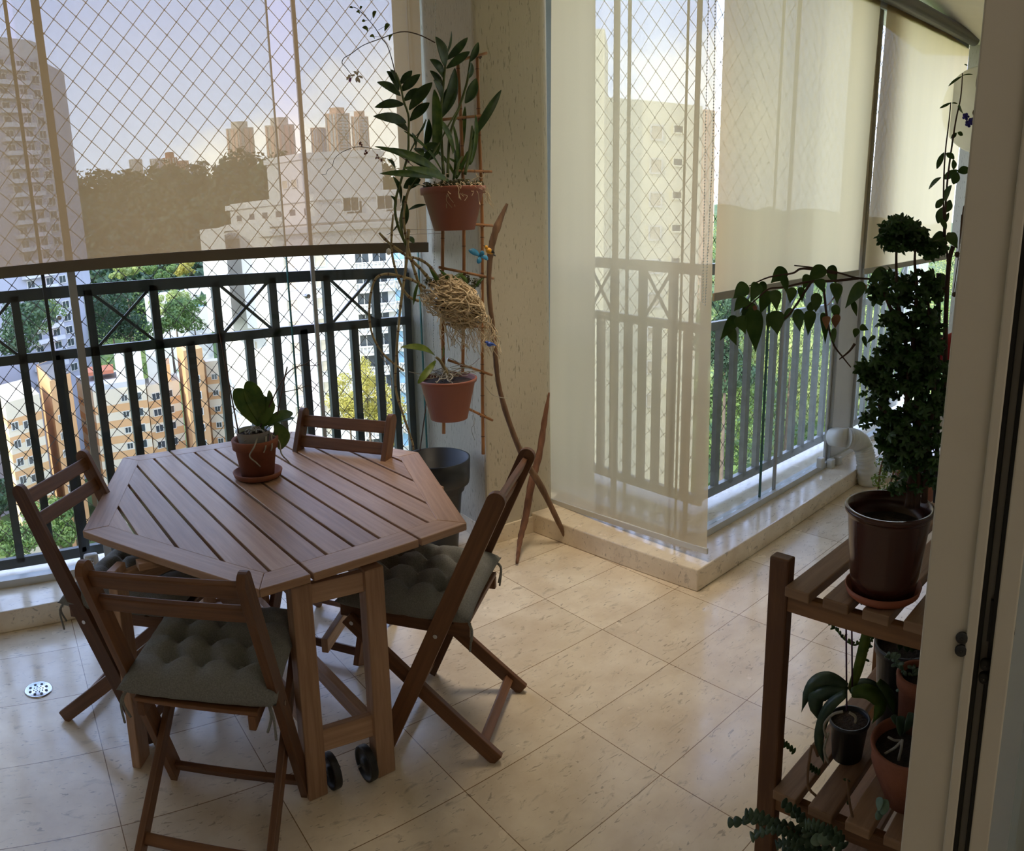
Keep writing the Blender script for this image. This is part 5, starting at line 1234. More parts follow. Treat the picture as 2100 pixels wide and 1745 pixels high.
# ---- little painted birds
def bird(c, L, dirx, cb, cw, label, tail=True):
    t = thing('decorative_bird', c, label, 'ornament'); mb = pmat('bird_' + cb[0], cb[1], .4, 0, .05); mw = pmat('bird_' + cw[0], cw[1], .4, 0, .05)
    d = Vector(dirx).normalized(); 
    bm = new(); S = [c - d * L * .30, c - d * L * .18, c, c + d * L * .2, c + d * L * .34]; tube(bm, S, [.1 * L, .2 * L, .22 * L, .13 * L, .03 * L], 12); ball(bm, c - d * L * .33 + Vector((0, 0, .1 * L)), .15 * L, 10); b = obj('body', bm, mb, t, smooth=True)
    bm = new(); lathe(bm, [(.045 * L, 0), (.001, .14 * L)], c - d * L * .46 + Vector((0, 0, .1 * L)), 8, axis=-d); obj('beak', bm, M['stem'], t)
    bm = new()
    for s in (-1, 1): leaf(bm, c - d * L * .1 + Vector((0, s * .12 * L, .08 * L)), c + d * L * .38 + Vector((0, s * .16 * L, .05 * L)), .22 * L, LANCE, .1, .1)
    obj('wing', bm, mw, t, smooth=True, solid=.002)
    bm = new(); leaf(bm, c + d * L * .28, c + d * L * .62, .14 * L, OBL, 0, .1); obj('tail', bm, mw, t, smooth=True, solid=.002)
    return t
B4 = lambda x, y, d=-.06: T(650 + x * S3, 450 + y * S3, d)
bird(B4(1235, 228, -.17), .060, (.75, -.1, -.55), ('yellow', (.62, .30, .02)), ('dark', (.02, .02, .02)), 'small yellow painted bird with a black tail, clipped to the trellis')
bird(B4(1238, 893, -.17), .052, (.85, -.1, -.25), ('cobalt', (.03, .08, .38)), ('blue', (.02, .07, .32)), 'small cobalt-blue painted bird low on the trellis')
c = B4(1165, 265, -.08); t = thing('decorative_butterfly', c, 'turquoise butterfly ornament beside the yellow bird', 'ornament')
mt = pmat('butterfly_blue', (.03, .22, .42), .4, 0, .25, 60)
for a, w in (((1085, 222), .030), ((1190, 225), .022), ((1150, 315), .024), ((1225, 285), .022)):
    bm = new(); leaf(bm, B4(1165, 262, -.09), B4(*a, -.10), w, OBL, .12, .2, (0, -1, .3)); obj('wing', bm, mt, t, smooth=True, solid=.0008)
bm = new(); tube(bm, [B4(1150, 245, -.09), B4(1168, 290, -.09)], .003, 6); obj('body', bm, M['steel'], t)
# ---- sticks leaning on the column
def stick(label, pts, rs_, m):
    P = spline([V3(p) for p in pts], 7); n = len(P); rr = [np.interp(i / (n - 1), [j / (len(rs_) - 1) for j in range(len(rs_))], rs_) * frand(.9, 1.12) for i in range(n)]
    bm = new(); tube(bm, P, [float(q) for q in rr], 9); o = obj('driftwood_stick', bm, M[m], smooth=True); tag(o, label, 'stick'); return o
e1 = onz(1163, 1108, .012)
stick('thin grey driftwood stick leaning from the floor up across the column', [ony(1040, 418, 2.70), ony(1018, 470, 2.71), ony(1006, 520, 2.72), ony(1003, 600, 2.72), ony(1013, 690, 2.72), ony(1025, 800, 2.71), ony(1066, 922, 2.66), ony(1112, 1002, e1.y + .04), e1], [.006, .017, .014, .010, .011, .012, .014, .016, .011], 'stick')
e2 = onz(1060, 1155, .010)
stick('reddish crooked stick standing by the corner blind, crossing the grey one', [ony(1126, 805, 2.76), ony(1117, 860, 2.76), ony(1106, 930, 2.74), ony(1090, 990, 2.72), ony(1078, 1060, 2.69), ony(1067, 1105, 2.66), e2], [.004, .014, .017, .018, .017, .014, .006], 'stickr')
# ---- black planter between table and column
pc = onz(890, 1120, .0); pc = Vector((ony(885, 950, 3.02).x, 2.98, 0)); zt_ = ony(885, 940, 2.98).z; rr_ = (ony(943, 950, 2.98) - ony(826, 950, 2.98)).length / 2
t = thing('black_planter', pc, 'empty round black plastic planter on the floor between the table and the column', 'planter')
bm = new(); hz_ = zt_
lathe(bm, [(.001, 0), (rr_ * .55, 0), (rr_ * .72, hz_ * .62), (rr_ * .76, hz_ * .74), (rr_ * .95, hz_ * .74), (rr_ * .97, hz_ * .78), (rr_, hz_), (rr_ * .95, hz_), (rr_ * .90, hz_ * .86), (rr_ * .88, hz_ * .86), (rr_ * .80, hz_ * .66), (.001, hz_ * .64)], pc, 48); obj('planter_shell', bm, M['blackpot'], t, smooth=True)
bm = new(); tube(bm, [ony(861, 925, 2.98), ony(876, 812, 2.98)], .0028, 6); obj('support_stick', bm, M['stem'], t)
# ================================================================== slatted plant stand and its plants
PX, PY = 1.235, .745          # near-left post
zp = ond(1600, 1148, math.hypot(PX, PY)).z
a0 = ond(1592, 1300, 1.44); 
base = onz(1568, 1745, .0)
DP = 1.44
post = ond(1597, 1160, DP); post2 = ond(1577, 1740, DP)
pxy = ((post.xy + post2.xy) / 2)
ZS1 = ond(1600, 1205, DP).z; ZS2 = ond(1580, 1612, DP).z; ZTOP = ond(1605, 1140, DP).z
# the front rail runs down to the right in the picture, the slats run away from it
e_rail = ond(1885, 1300, 1.0); fr_ = onz(1884, 1305, ZS1 - .02).xy; rd_ = (fr_ - pxy).normalized()
sl0 = onz(1620, 1185, ZS1 + .02).xy; sl1 = onz(1735, 1098, ZS1 + .02).xy; sdir = (sl1 - sl0).normalized()
WD, LD_ = .44, .62
t = thing('plant_stand', (pxy.x, pxy.y, 0), 'two-tier slatted wooden plant stand at the right edge, in front of the door frame', 'plant stand')
def c2(u, v): q = pxy + rd_ * u + sdir * v; return q
for u, v in ((0, 0), (WD, 0), (0, LD_), (WD, LD_)):
    q = c2(u, v); bm = new(); beam(bm, (*q, 0), (*q, ZTOP if (u, v) in ((0, 0), (WD, 0)) else ZS1), .045, .030, (*rd_, 0)); obj('post', bm, M['shelfwood'], t, bevel=.004)
for zs_ in (ZS1, ZS2, .14):
    for v in (0.0, LD_):
        a, b = c2(.012, v + .0), c2(WD - .02, v); bm = new(); beam(bm, (*a, zs_ - .022), (*b, zs_ - .022), .040, .022, (0, 0, 1)); obj('shelf_rail', bm, M['shelfwood'], t, bevel=.003)
    for i in range(5):
        u = .052 + i * .084; a, b = c2(u, -.030), c2(u, LD_ + .03); bm = new(); beam(bm, (*a, zs_ + .011), (*b, zs_ + .011), .056, .022, (*rd_, 0)); obj('shelf_slat', bm, M['slat'], t, bevel=.003)
ST1, ST2, ST3 = ZS1 + .022, ZS2 + .022, .162
# ---- big brown pot with aralia
pc = onz(1812, 1198, ST1 + .02); pc.z = ST1
Rt = None
Dp = math.hypot(pc.x, pc.y)
zr = ond(1812, 1035, Dp).z; Rt = (ond(1722, 1015, Dp) - ond(1812, 1015, Dp)).length * 1.03
t = thing('potted_aralia', pc, 'tall crinkly dark-leaved aralia in a glossy brown pot on the top of the stand', 'potted plant')
M['saucer'] = pmat('terracotta_saucer', (.30, .085, .04), .6, 0, .1)
bm = new(); lathe(bm, [(.001, 0), (Rt * .74, 0), (Rt * .84, .008), (Rt * .88, .022), (Rt * .85, .022), (Rt * .8, .010), (.001, .009)], pc, 48); obj('saucer', bm, M['saucer'], t, smooth=True)
hz_ = zr - pc.z; bm = new(); lathe(bm, [(.001, .010), (Rt * .72, .010), (Rt * .80, .05), (Rt * .93, hz_ - .02), (Rt * .95, hz_ - .012), (Rt * 1.0, hz_ - .010), (Rt * 1.02, hz_ - .003), (Rt * .99, hz_), (Rt * .93, hz_), (Rt * .89, hz_ - .02), (Rt * .86, hz_ - .045), (.001, hz_ - .05)], pc, 56); obj('glazed_pot', bm, M['brownpot'], t, smooth=True)
bm = new(); soil(bm, pc, Rt * .86, hz_ - .042); obj('potting_soil', bm, M['soil'], t)
A5 = lambda x, y, d=0: ond(x, y, Dp + d)
bm = new(); so = pc + Vector((.02, .0, hz_ - .05))
for pts in ([(1862, 1040), (1868, 960), (1858, 860), (1862, 740), (1842, 620), (1838, 540), (1840, 480)], [(1880, 1040), (1884, 940), (1880, 820), (1872, 700), (1880, 600), (1876, 540), (1878, 500)], [(1895, 1030), (1905, 900), (1915, 780), (1905, 640), (1900, 590)], [(1870, 1040), (1872, 980), (1890, 880), (1850, 800), (1810, 770)], [(1868, 900), (1830, 860), (1800, 830)], [(1878, 900), (1900, 860), (1925, 820)], [(1860, 700), (1830, 640), (1812, 600)]):
    tube(bm, spline([A5(*q) for q in pts], 5), [.007, .0018], 8)
obj('woody_stems', bm, M['stem'], t, smooth=True)['kind'] = 'stuff'
def crinkle(bm, c, r, face):
    """one lobed, ruffled leaf"""
    f = V3(face).normalized(); u = f.orthogonal().normalized(); v = f.cross(u); rot_ = frand(0, 6.28); n = 22; ce = bm.verts.new(c); ring = []; mid = []
    for i in range(n):
        a = 2 * math.pi * i / n + rot_; rr = r * (.72 + .28 * math.cos(5 * (a - rot_)) + .10 * math.cos(15 * a + 1)); w = r * .16 * math.sin(7 * a) + r * .08 * math.cos(11 * a)
        ring.append(bm.verts.new(c + (u * math.cos(a) + v * math.sin(a)) * rr + f * (w - r * .25))); mid.append(bm.verts.new(c + (u * math.cos(a) + v * math.sin(a)) * rr * .5 + f * (r * .05)))
    for i in range(n):
        k = (i + 1) % n
        for q in ((ce, mid[i], mid[k]), (mid[i], ring[i], ring[k], mid[k])): fc = bm.faces.new(q); fc.smooth = True
blobs = [(1848, 478, 44, 30), (1822, 490, 26, 12), (1880, 488, 30, 12), (1912, 505, 26, 10), (1828, 590, 44, 14), (1795, 600, 20, 5), (1858, 610, 14, 4), (1892, 580, 36, 14), (1915, 600, 22, 6), (1872, 645, 56, 24), (1830, 655, 30, 8), (1895, 670, 44, 16), (1868, 712, 64, 30), (1820, 710, 26, 8), (1910, 700, 32, 10), (1850, 762, 74, 34), (1790, 752, 30, 10), (1905, 760, 44, 16), (1775, 765, 20, 4), (1860, 815, 84, 38), (1800, 790, 40, 14), (1915, 825, 36, 12), (1878, 870, 64, 26), (1835, 870, 40, 14), (1788, 862, 22, 5), (1865, 915, 56, 20), (1820, 905, 30, 8), (1835, 945, 26, 8), (1900, 930, 40, 14), (1870, 985, 34, 8), (1835, 1000, 18, 3), (1905, 985, 26, 7)]
bm = new(); s5 = Dp / 1561
for x, y, r, n in blobs:
    for _ in range(int(n * 2.3)):
        a = frand(0, 6.28); q = math.sqrt(frand(0, 1)); px, py = x + r * .9 * q * math.cos(a), y + r * .75 * q * math.sin(a); dep = frand(-1, 1) * min(r, 60) * s5 * .9
        c = A5(px, py, dep); crinkle(bm, c, frand(11, 20) * s5, Vector((frand(-.7, .7) - c.x * .25, frand(-.7, .7) - c.y * .25, frand(.1, 1))))
obj('foliage', bm, M['leafk'], t)
bm = new(); tube(bm, [A5(1925, 560, .05), A5(1922, 900, .05), A5(1918, 1030, .05)], .005, 8); obj('support_stick', bm, M['black'], t)
# ---- vine: heart-leaved branch to the left and climbing shoots
vb = A5(1940, 1010, .22); t = thing('climbing_vine', Vector((vb.x, vb.y, ST1)), 'vine with drooping heart-shaped leaves arching left over the railing from behind the aralia', 'climbing plant')
V5 = lambda x, y, d=.0: ond(x, y, Dp + .06 + d)
C5 = lambda x, y, d=0: V5(1400 + x * .40115, 400 + y * .40115, d)
bm = new()
tube(bm, spline([V5(1938, 1040), V5(1941, 900), V5(1938, 780), V5(1940, 640), V5(1946, 540), V5(1955, 505)], 6), [.006, .0045], 8)
tube(bm, spline([V5(1940, 600), V5(1944, 540), V5(1938, 480), V5(1942, 380), V5(1958, 260), V5(1970, 200), V5(1974, 150)], 6), [.003, .001], 6)
tube(bm, spline([V5(1936, 490), V5(1935, 400), V5(1938, 320), V5(1946, 250), V5(1950, 210)], 6), [.002, .001], 6)
for pts in ([(1350, 480), (1200, 440), (1050, 430), (900, 425), (790, 395), (660, 370), (570, 360)], [(900, 425), (760, 440), (660, 440), (520, 470), (440, 480), (380, 530), (300, 600)], [(790, 400), (620, 375), (560, 400), (440, 420), (340, 465)], [(720, 470), (740, 640), (770, 760), (820, 830), (860, 880)], [(660, 440), (560, 590), (510, 640)], [(880, 760), (850, 800), (800, 840)], [(1340, 500), (1220, 480), (1090, 470)]):
    tube(bm, spline([C5(*q) for q in pts], 5), [.003, .0012], 6)
obj('vine_stem', bm, M['stem'], t, smooth=True)['kind'] = 'stuff'
def vl(items, m, shape=HEART, name='leaf'):
    for a, b, w in items:
        d = frand(-.06, .06); bm = new(); leaf(bm, C5(*a, d), C5(*b, d + frand(-.03, .03)), w * .40115 / 1561 * (Dp + .06) * 1.12, shape, .05, .22, Vector((-.75 + frand(-.5, .5), -.45 + frand(-.5, .5), .35)))
        o = obj(name, bm, M[m], t, smooth=True, solid=.0007); s_ = o.modifiers.new('u', 'SUBSURF'); s_.render_levels = 2
vl([((335, 462), (258, 530), 80), ((330, 530), (262, 595), 75), ((275, 620), (190, 745), 62), ((240, 672), (276, 770), 52), ((345, 545), (320, 610), 70), ((290, 620), (322, 712), 66), ((350, 580), (372, 805), 100), ((345, 590), (300, 640), 70), ((385, 450), (345, 550), 62), ((405, 440), (420, 520), 40), ((440, 490), (395, 610), 66), ((470, 485), (480, 595), 58), ((470, 590), (485, 715), 84), ((450, 600), (430, 690), 60),
    ((525, 375), (450, 450), 70), ((505, 410), (535, 510), 54), ((560, 470), (548, 555), 48), ((600, 470), (610, 550), 44), ((640, 405), (615, 485), 50), ((720, 360), (640, 440), 74), ((745, 365), (785, 455), 66), ((690, 430), (720, 500), 60), ((610, 590), (560, 640), 50), ((595, 590), (600, 700), 66), ((655, 590), (640, 720), 62), ((640, 590), (700, 520), 40), ((690, 500), (680, 600), 58), ((780, 450), (790, 560), 62), ((780, 560), (790, 640), 44), ((715, 600), (728, 765), 50), ((780, 680), (770, 775), 34), ((560, 580), (505, 660), 40),
    ((930, 450), (830, 580), 66), ((870, 540), (890, 620), 30), ((1040, 380), (945, 450), 62), ((1020, 420), (1015, 520), 48), ((890, 680), (880, 730), 34), ((905, 675), (950, 690), 40), ((925, 720), (940, 780), 24), ((985, 720), (940, 760), 26),
    ((1265, 385), (1240, 545), 60), ((1260, 400), (1210, 500), 50), ((1320, 400), (1345, 520), 46), ((1180, 190), (1170, 290), 40), ((1330, 190), (1245, 290), 46), ((1360, 195), (1405, 275), 56), ((1300, 200), (1290, 300), 40)], 'leafv')
vl([((770, 520), (735, 565), 46), ((780, 610), (780, 680), 50), ((735, 620), (735, 690), 40), ((375, 565), (365, 590), 24), ((940, 460), (935, 500), 26), ((975, 460), (960, 500), 34)], 'leaff')
C2_ = lambda x, y: ((1780 + x * .28653) - 1400) / .40115, ((y * .28653) - 400) / .40115
def cc(x, y): return (((1780 + x * .28653) - 1400) / .40115, ((y * .28653) - 400) / .40115)
k_ = .28653 / .40115
vl([(cc(545, 1090), cc(492, 1210), 40 * k_), (cc(560, 1095), cc(618, 1140), 46 * k_), (cc(610, 1140), cc(612, 1215), 46 * k_), (cc(525, 1270), cc(434, 1355), 52 * k_), (cc(540, 1280), cc(645, 1215), 52 * k_), (cc(640, 1230), cc(730, 1212), 60 * k_), (cc(640, 1230), cc(610, 1320), 60 * k_), (cc(600, 1325), cc(550, 1440), 58 * k_), (cc(540, 1420), cc(485, 1490), 46 * k_), (cc(540, 1480), cc(500, 1600), 66 * k_), (cc(590, 1430), cc(560, 1520), 56 * k_), (cc(580, 1520), cc(540, 1600), 36 * k_), (cc(520, 1560), cc(560, 1645), 40 * k_), (cc(550, 1660), cc(460, 1740), 60 * k_), (cc(570, 1665), cc(640, 1740), 60 * k_), (cc(330, 1650), cc(285, 1740), 50 * k_),
    (cc(675, 545), cc(575, 618), 22 * k_), (cc(678, 540), cc(750, 535), 20 * k_), (cc(690, 460), cc(712, 472), 12 * k_), (cc(595, 735), cc(512, 775), 18 * k_), (cc(600, 738), cc(640, 742), 14 * k_), (cc(655, 745), cc(680, 812), 44 * k_), (cc(635, 950), cc(595, 990), 28 * k_), (cc(640, 948), cc(680, 968), 30 * k_)], 'leafv', LANCE)
# ---- blue flower hanger, chains at the end wall
C6 = lambda x, y, d=0: ond(1780 + x * .28653, y * .28653, 1.9 + d)
t = thing('flower_ornament', C6(745, 870), 'small blue flower ornament hanging on a twisted cord by the door frame', 'ornament')
mbv = pmat('violet_blue', (.04, .035, .28), .5, 0, .2)
for x, y in ((700, 835), (742, 868), (720, 885)):
    bm = new(); c = C6(x, y)
    for k in range(5): a = k * 1.257; leaf(bm, c, c + Vector((math.cos(a) * .3, -math.cos(a) * .95, math.sin(a))) * .009, .008, OBL, .1, .1)
    obj('blossom', bm, mbv, t, smooth=True, solid=.001)
bm = new(); tube(bm, spline([C6(770, 830), C6(780, 800), C6(765, 790), C6(755, 810), C6(768, 840), C6(770, 900), C6(752, 960), C6(735, 1150), C6(710, 1440), C6(685, 1500), C6(668, 1745)], 5), .003, 6); tube(bm, wig(C6(760, 850), C6(770, 960), .006, 5), .004, 6); obj('cord', bm, M['stick'], t, smooth=True)
bm = new(); ball(bm, C6(712, 1440), .006, 6); leaf(bm, C6(715, 1435), C6(690, 1490), .006); obj('knot', bm, M['stem'], t)
def loop(label, pts, r, m, name='blind_chain', D_=1.9):
    bm = new(); tube(bm, spline([ond(x, y, D_) for x, y in pts], 5), r, 6); o = obj('pull_cord', bm, M[m], BL3, smooth=True); return o
loop('dark cord loop hanging from the ceiling beside the door frame', [(2022, -10), (2016, 70), (2008, 140), (2003, 175), (2008, 188), (2013, 180), (2018, 130), (2024, 60), (2030, -10)], .0026, 'stem', 'hanging_cord')
loop('inner dark cord loop hanging beside the door frame', [(2026, -10), (2021, 80), (2014, 140), (2009, 172), (2011, 182), (2015, 150), (2022, 70), (2028, -10)], .0016, 'stem', 'hanging_cord')
t = thing('glass_mobile', ond(1962, 540, 1.9), 'small wire mobile hanging behind the vine stem by the door frame', 'ornament')
bm = new()
for dx in (-2, 2): tube(bm, spline([ond(1974 + dx, 440, 1.9), ond(1968 + dx, 520, 1.9), ond(1960 + dx, 580, 1.9), ond(1957 + dx, 604, 1.9)], 4), .0012, 5)
ball(bm, ond(1963, 522, 1.9), .008, 6); ball(bm, ond(1957, 604, 1.9), .007, 6); obj('hanging_wires', bm, M['stem'], t)
bm = new()
for k in range(6): a = k * 1.05; c = ond(1963, 524, 1.9); tube(bm, spline([c, c + Vector((.3 * math.cos(a), -.9 * math.cos(a), math.sin(a) * .8 - .3)) * .02, c + Vector((.3 * math.cos(a), -.9 * math.cos(a), math.sin(a) - .6)) * .028], 4), .0008, 4)
obj('wire_petals', bm, M['steel'], t)
bm = new(); mr_ = pmat('red_plastic', (.35, .01, .02), .4, 0, .1); cR = ond(1940, 735, 1.75); tube(bm, [cR + Vector((-.02, .06, -.02)), cR + Vector((0, 0, .02)), cR + Vector((.02, -.04, .07))], [.008, .034, .012], 10); tube(bm, [cR + Vector((.02, -.04, .07)), (cR.x + .02, cR.y - .04, 3.052)], .0008, 4); o = obj('red_feeder', bm, mr_, smooth=True); tag(o, 'red plastic feeder half hidden behind the vine stem by the door frame', 'bird feeder')
# ---- middle shelf
def D6(x, y, d=0, D_=1.36): return ond(1400 + x * .42683, 1000 + y * .42683, D_ + d)
def onshelf(px, py, z): q = onz(px, py, z); q.z = z; return q
# orchid in a black pot
oc2 = onshelf(1737, 1548, ST2); Do = math.hypot(oc2.x, oc2.y); E5 = lambda x, y, d=0: ond(1400 + x * .42683, 1000 + y * .42683, Do + d)
t = thing('potted_orchid', oc2, 'orchid with arching grey-green leaves in a black pot on the middle shelf', 'potted plant')
zr = E5(790, 1105).z; rr_ = (E5(695, 1105) - E5(893, 1105)).length / 2
bm = new(); pot(bm, oc2, rr_ * .74, rr_ * .95, zr - oc2.z, .003, .012, .003, 36); obj('plastic_pot', bm, M['blackpot'], t, smooth=True)
bm = new(); soil(bm, oc2, rr_ * .9, zr - oc2.z - .01); obj('bark_mix', bm, M['bark'], t)
M['leafo'] = leaf_mat('grey_green_leaf', (.03, .065, .04), (.07, .12, .07), .2, .35)
def arc_leaf(name, parent, pts, w, m, d=0, fn=None):
    P = spline([fn(x, y, d) for x, y in pts], 5); n = len(P); bm = new(); rows = []
    for i, p in enumerate(P):
        dd = (P[min(n - 1, i + 1)] - P[max(0, i - 1)]).normalized(); vw = Vector((p.x, p.y, p.z - H)).normalized(); s = dd.cross(vw).normalized(); up = s.cross(dd); tt = i / (n - 1)
        ww = w / 2 * (math.sin(math.pi * min(1, .12 + tt * .9)) ** .55) * (1 if tt < .8 else max(.08, (1 - tt) / .2))
        s2 = (s * .75 + Vector((0, 0, 1)).cross(dd) * .25).normalized(); rows.append((bm.verts.new(p - s2 * ww + up * ww * .25), bm.verts.new(p), bm.verts.new(p + s2 * ww + up * ww * .25)))
    for A, B in zip(rows[:-1], rows[1:]):
        for j in (0, 1): q = bm.faces.new((A[j], A[j + 1], B[j + 1], B[j])); q.smooth = True
    return obj(name, bm, M[m], parent, smooth=True, solid=.0015)
px_ = .42683 / 1561 * Do
arc_leaf('leaf', t, [(790, 960), (700, 915), (620, 950), (570, 1080)], 70 * px_, 'leafo', -.02, E5)
arc_leaf('leaf', t, [(790, 985), (700, 965), (640, 1020), (660, 1130)], 100 * px_, 'leafo', -.03, E5)
arc_leaf('leaf', t, [(780, 990), (700, 1060), (655, 1200), (680, 1330)], 60 * px_, 'leafo', -.06, E5)
arc_leaf('leaf', t, [(800, 970), (860, 935), (930, 960), (1000, 1050), (1020, 1100)], 45 * px_, 'leafo', .03, E5)
arc_leaf('leaf', t, [(810, 985), (890, 980), (950, 1040), (910, 1135)], 80 * px_, 'leafm', -.02, E5)
arc_leaf('leaf', t, [(800, 975), (850, 950), (920, 960), (960, 1000)], 60 * px_, 'leafo', 0, E5)
arc_leaf('leaf', t, [(805, 975), (840, 880), (870, 760), (890, 660), (905, 600)], 55 * px_, 'leafy', 0, E5)
bm = new(); tube(bm, [E5(788, 1070), E5(785, 600)], .0022, 6); tube(bm, [E5(815, 1000), E5(812, 600)], .0022, 6); M['violet'] = pmat('violet_stake', (.06, .02, .06), .4); obj('support_stick', bm, M['violet'], t)
bm = new()
for pts in ([(770, 1075), (720, 1090), (680, 1140), (690, 1200)], [(800, 1080), (830, 1100), (828, 1130)], [(700, 1180), (680, 1260), (700, 1320)]): tube(bm, spline([E5(*q, -.07) for q in pts], 4), .003, 6)
obj('aerial_roots', bm, M['rootg'], t, smooth=True)['kind'] = 'stuff'
# terracotta bowl pot lower right
bc = onshelf(1842, 1640, ST2); Db = math.hypot(bc.x, bc.y) ; G5 = lambda x, y, d=0: ond(1400 + x * .42683, 1000 + y * .42683, Db + d)
t = thing('terracotta_bowl_pot', bc, 'wide terracotta bowl pot with bare stems, on the middle shelf beside the frame', 'potted plant')
zr = G5(1030, 1215).z; R_ = .088
bm = new(); lathe(bm, [(.001, 0), (R_ * .5, 0), (R_ * .86, (zr - bc.z) * .55), (R_ * .95, (zr - bc.z) * .72), (R_ * .93, (zr - bc.z) * .78), (R_ * 1.0, (zr - bc.z) - .004), (R_ * .98, (zr - bc.z)), (R_ * .9, (zr - bc.z) - .002), (R_ * .86, (zr - bc.z) * .8), (R_ * .6, (zr - bc.z) * .3), (.001, .01)], bc + Vector((.01, -.015, 0)), 44); obj('clay_bowl', bm, M['terra'], t, smooth=True)
bm = new(); soil(bm, bc + Vector((.01, -.015, 0)), R_ * .87, (zr - bc.z) * .84); obj('potting_soil', bm, M['soil'], t)
bm = new(); tube(bm, wig(G5(970, 1280, -.02), G5(1050, 1220, -.02), .006, 3), .003, 6); tube(bm, wig(G5(1045, 1360, -.03), G5(1055, 1210, -.03), .004, 3), .003, 6); tube(bm, wig(G5(990, 1200, 0), G5(1045, 1215, 0), .006, 3), .0025, 6); obj('bare_stems', bm, M['rootg'], t, smooth=True)['kind'] = 'stuff'
for a, b, w in (((1050, 1190), (1030, 1100), .03), ((1060, 1180), (1085, 1080), .035), ((1040, 1150), (1000, 1100), .02)):
    bm = new(); leaf(bm, G5(*a, -.02), G5(*b, -.03), w, OBL, .1, .3); obj('leaf', bm, M['leafo'], t, smooth=True, solid=.001)
# terracotta pot with succulent behind it
sc2 = onshelf(1872, 1500, ST2); sc2 = ond(1880, 1470, 1.50); sc2.z = ST2; Ds = 1.50; H5 = lambda x, y, d=0: ond(1400 + x * .42683, 1000 + y * .42683, Ds + d)
t = thing('potted_succulent', sc2, 'grey-green trailing succulent in a slim terracotta pot behind the bowl', 'potted plant')
zr = H5(1060, 880).z; R_ = .048
bm = new(); pot(bm, sc2, R_ * .7, R_, zr - sc2.z, .006, .03, .006, 36); obj('clay_pot', bm, M['terra'], t, smooth=True)
bm = new(); soil(bm, sc2, R_ * .85, zr - sc2.z - .012); obj('potting_soil', bm, M['soil'], t)
def sprig(fn, pts, n, ll, lw, m, parent, sm='leafs', d=0):
    P = spline([fn(x, y, d) for x, y in pts], 8); bm = new(); tube(bm, P, [.0028, .0015], 6); o = obj('trailing_stem', bm, M[sm], parent, smooth=True); bm = new()
    for i in range(n):
        p = P[int((len(P) - 1) * (i + .5) / n)]
        for k in range(3):
            v = Vector((frand(-1, 1), frand(-1, 1), frand(-.3, 1))).normalized(); leaf(bm, p, p + v * ll * frand(.8, 1.2), lw, OBL, .1, .5)
    q = obj('fleshy_leaves', bm, M[m], o, smooth=True, solid=.0022); q['kind'] = 'stuff'
sprig(H5, [(1090, 980), (1070, 900), (1040, 860), (1010, 820), (990, 825)], 11, .016, .007, 'leafs', t)
sprig(H5, [(1080, 1000), (1100, 930), (1110, 860)], 7, .016, .007, 'leafs', t)
sprig(H5, [(1060, 1000), (1050, 960), (1080, 940)], 5, .014, .007, 'leafs', t)
# tall dark pot at the back with trailing donkey-tail
bk = ond(1845, 1440, 1.62); bk.z = ST2; Dk = 1.62; K5 = lambda x, y, d=0: ond(1400 + x * .42683, 1000 + y * .42683, Dk + d)
t = thing('black_pot', bk, 'tall black plastic pot at the back of the middle shelf with small dark leaves', 'potted plant')
zr = K5(1020, 740).z; R_ = .068
bm = new(); pot(bm, bk, R_ * .72, R_, zr - bk.z, .004, .02, .004, 36); obj('plastic_pot', bm, M['blackpot'], t, smooth=True)
bm = new(); soil(bm, bk, R_ * .9, zr - bk.z - .02); obj('potting_soil', bm, M['soil'], t)
for a, b, w in (((1040, 780), (1050, 690), .02), ((1080, 790), (1075, 720), .016), ((1100, 790), (1110, 730), .016)):
    bm = new(); leaf(bm, K5(*a, -.03), K5(*b, -.03), w, LANCE, .1, .3); obj('leaf', bm, M['leafd'], t, smooth=True, solid=.001)
sprig(K5, [(930, 700), (860, 740), (820, 755), (770, 720), (730, 670), (712, 645)], 16, .012, .005, 'leafv', t, 'leafv', .02)
sprig(K5, [(930, 700), (900, 740), (880, 790), (878, 830)], 9, .011, .005, 'leafv', t, 'leafv', .02)
sprig(K5, [(860, 560), (850, 540), (840, 515), (830, 490)], 5, .012, .005, 'leafv', t, 'leafv', .02)
arc_leaf('leaf', t, [(940, 930), (985, 980), (1010, 1030), (1015, 1080)], .022, 'leafd', -.1, K5)
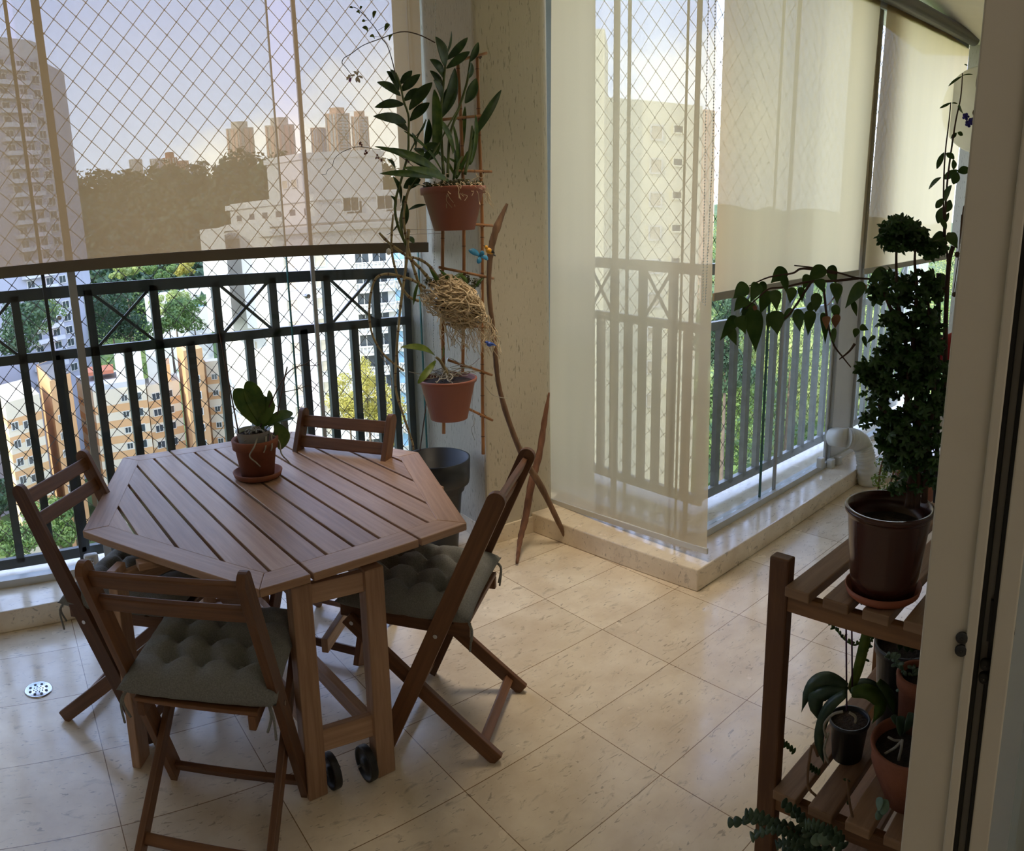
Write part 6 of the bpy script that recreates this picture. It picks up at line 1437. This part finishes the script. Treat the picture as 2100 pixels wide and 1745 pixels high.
# ---- lowest level
lc = onz(1800, 1745, .165); lc = ond(1800, 1720, 1.25); lc.z = ST3
t = thing('potted_christmas_cactus', lc, 'low leafy plant with flat jointed stems spreading under the middle shelf', 'potted plant')
bm = new(); pot(bm, lc, .07, .095, .13, .005, .02, .005, 36); obj('clay_pot', bm, M['terra'], t, smooth=True)
bm = new(); soil(bm, lc, .085, .115); obj('potting_soil', bm, M['soil'], t)
Q5 = lambda x, y, d=0: ond(1400 + x * .42683, 1000 + y * .42683, 1.30 + d)
def joints(pts, w, m, d=0):
    P = spline([Q5(x, y, d) for x, y in pts], 3)
    bm = new()
    for a, b in zip(P[:-1], P[1:]): leaf(bm, a, b + (b - a) * .15, w, OBL, .05, .2)
    obj('jointed_stem', bm, M[m], t, smooth=True, solid=.0015)
for pts in ([(640, 1720), (560, 1690), (480, 1650), (400, 1650), (330, 1680)], [(650, 1700), (540, 1640), (440, 1610), (330, 1600), (220, 1612)], [(430, 1620), (370, 1575), (300, 1570)], [(700, 1730), (620, 1640), (550, 1580), (480, 1510)], [(600, 1680), (580, 1600), (530, 1540)], [(760, 1740), (700, 1660), (640, 1620), (590, 1620)], [(720, 1745), (640, 1740), (560, 1730), (480, 1745)], [(780, 1730), (740, 1660), (690, 1640)], [(560, 1720), (500, 1700), (450, 1720)]): joints(pts, .022, 'leafo', frand(-.08, .08))
for pts in ([(660, 1370), (620, 1350), (600, 1330)], [(540, 1270), (500, 1240), (470, 1215)], [(800, 1520), (775, 1450), (790, 1400)]): joints(pts, .016, 'leafd', .15)
for a, b, w in (((960, 1580), (925, 1570), .02), ((955, 1570), (985, 1500), .022), ((940, 1550), (960, 1490), .02), ((650, 1720), (640, 1660), .028), ((690, 1720), (680, 1650), .03)):
    bm = new(); leaf(bm, Q5(*a), Q5(*b), w, OBL, .1, .2); obj('leaf', bm, M['leafs'], t, smooth=True, solid=.001)
bm = new()
for pts in ([(560, 1620), (640, 1620), (720, 1680), (760, 1745)], [(500, 1630), (600, 1700), (700, 1745)], [(650, 1290), (620, 1240), (600, 1420), (640, 1480)], [(820, 1600), (800, 1500), (790, 1400)]): tube(bm, spline([Q5(*q, .05) for q in pts], 4), .003, 6)
obj('woody_stems', bm, M['stick'], t, smooth=True)['kind'] = 'stuff'
# ---- pale small-leaved plant standing behind the brown pot
gp = onz(1880, 1010, .0); t = thing('potted_herb', Vector((gp.x, gp.y, 0)), 'small-leaved pale green plant on the floor behind the brown pot', 'potted plant')
Dg = math.hypot(gp.x, gp.y) * .92; g0 = Vector((gp.x * .92, gp.y * .92, 0)); t.location = g0
bm = new(); pot(bm, g0, .10, .13, .24, .006, .03, .006, 36); obj('clay_pot', bm, M['terra'], t, smooth=True)
bm = new(); soil(bm, g0, .12, .22); obj('potting_soil', bm, M['soil'], t)
cs = [tuple(ond(x, y, Dg + frand(-.08, .08))) for x, y in ((1810, 950), (1825, 925), (1815, 970), (1835, 960), (1850, 920), (1880, 930), (1800, 985), (1840, 985), (1870, 960), (1900, 950), (1815, 1000), (1860, 990))]
leaves_mesh('foliage', cs, [.045] * len(cs), 900, .010, M['leafy'], t)
bm = new()
for pts in ([(1800, 1010), (1806, 960), (1820, 920)], [(1822, 1010), (1832, 970), (1842, 935)], [(1870, 1010), (1868, 960), (1880, 920)]):
    tube(bm, [g0 + Vector((0, 0, .22))] + spline([ond(x, y, Dg) for x, y in pts], 4), .006, 6)
obj('woody_stems', bm, M['stickr'], t, smooth=True)['kind'] = 'stuff'
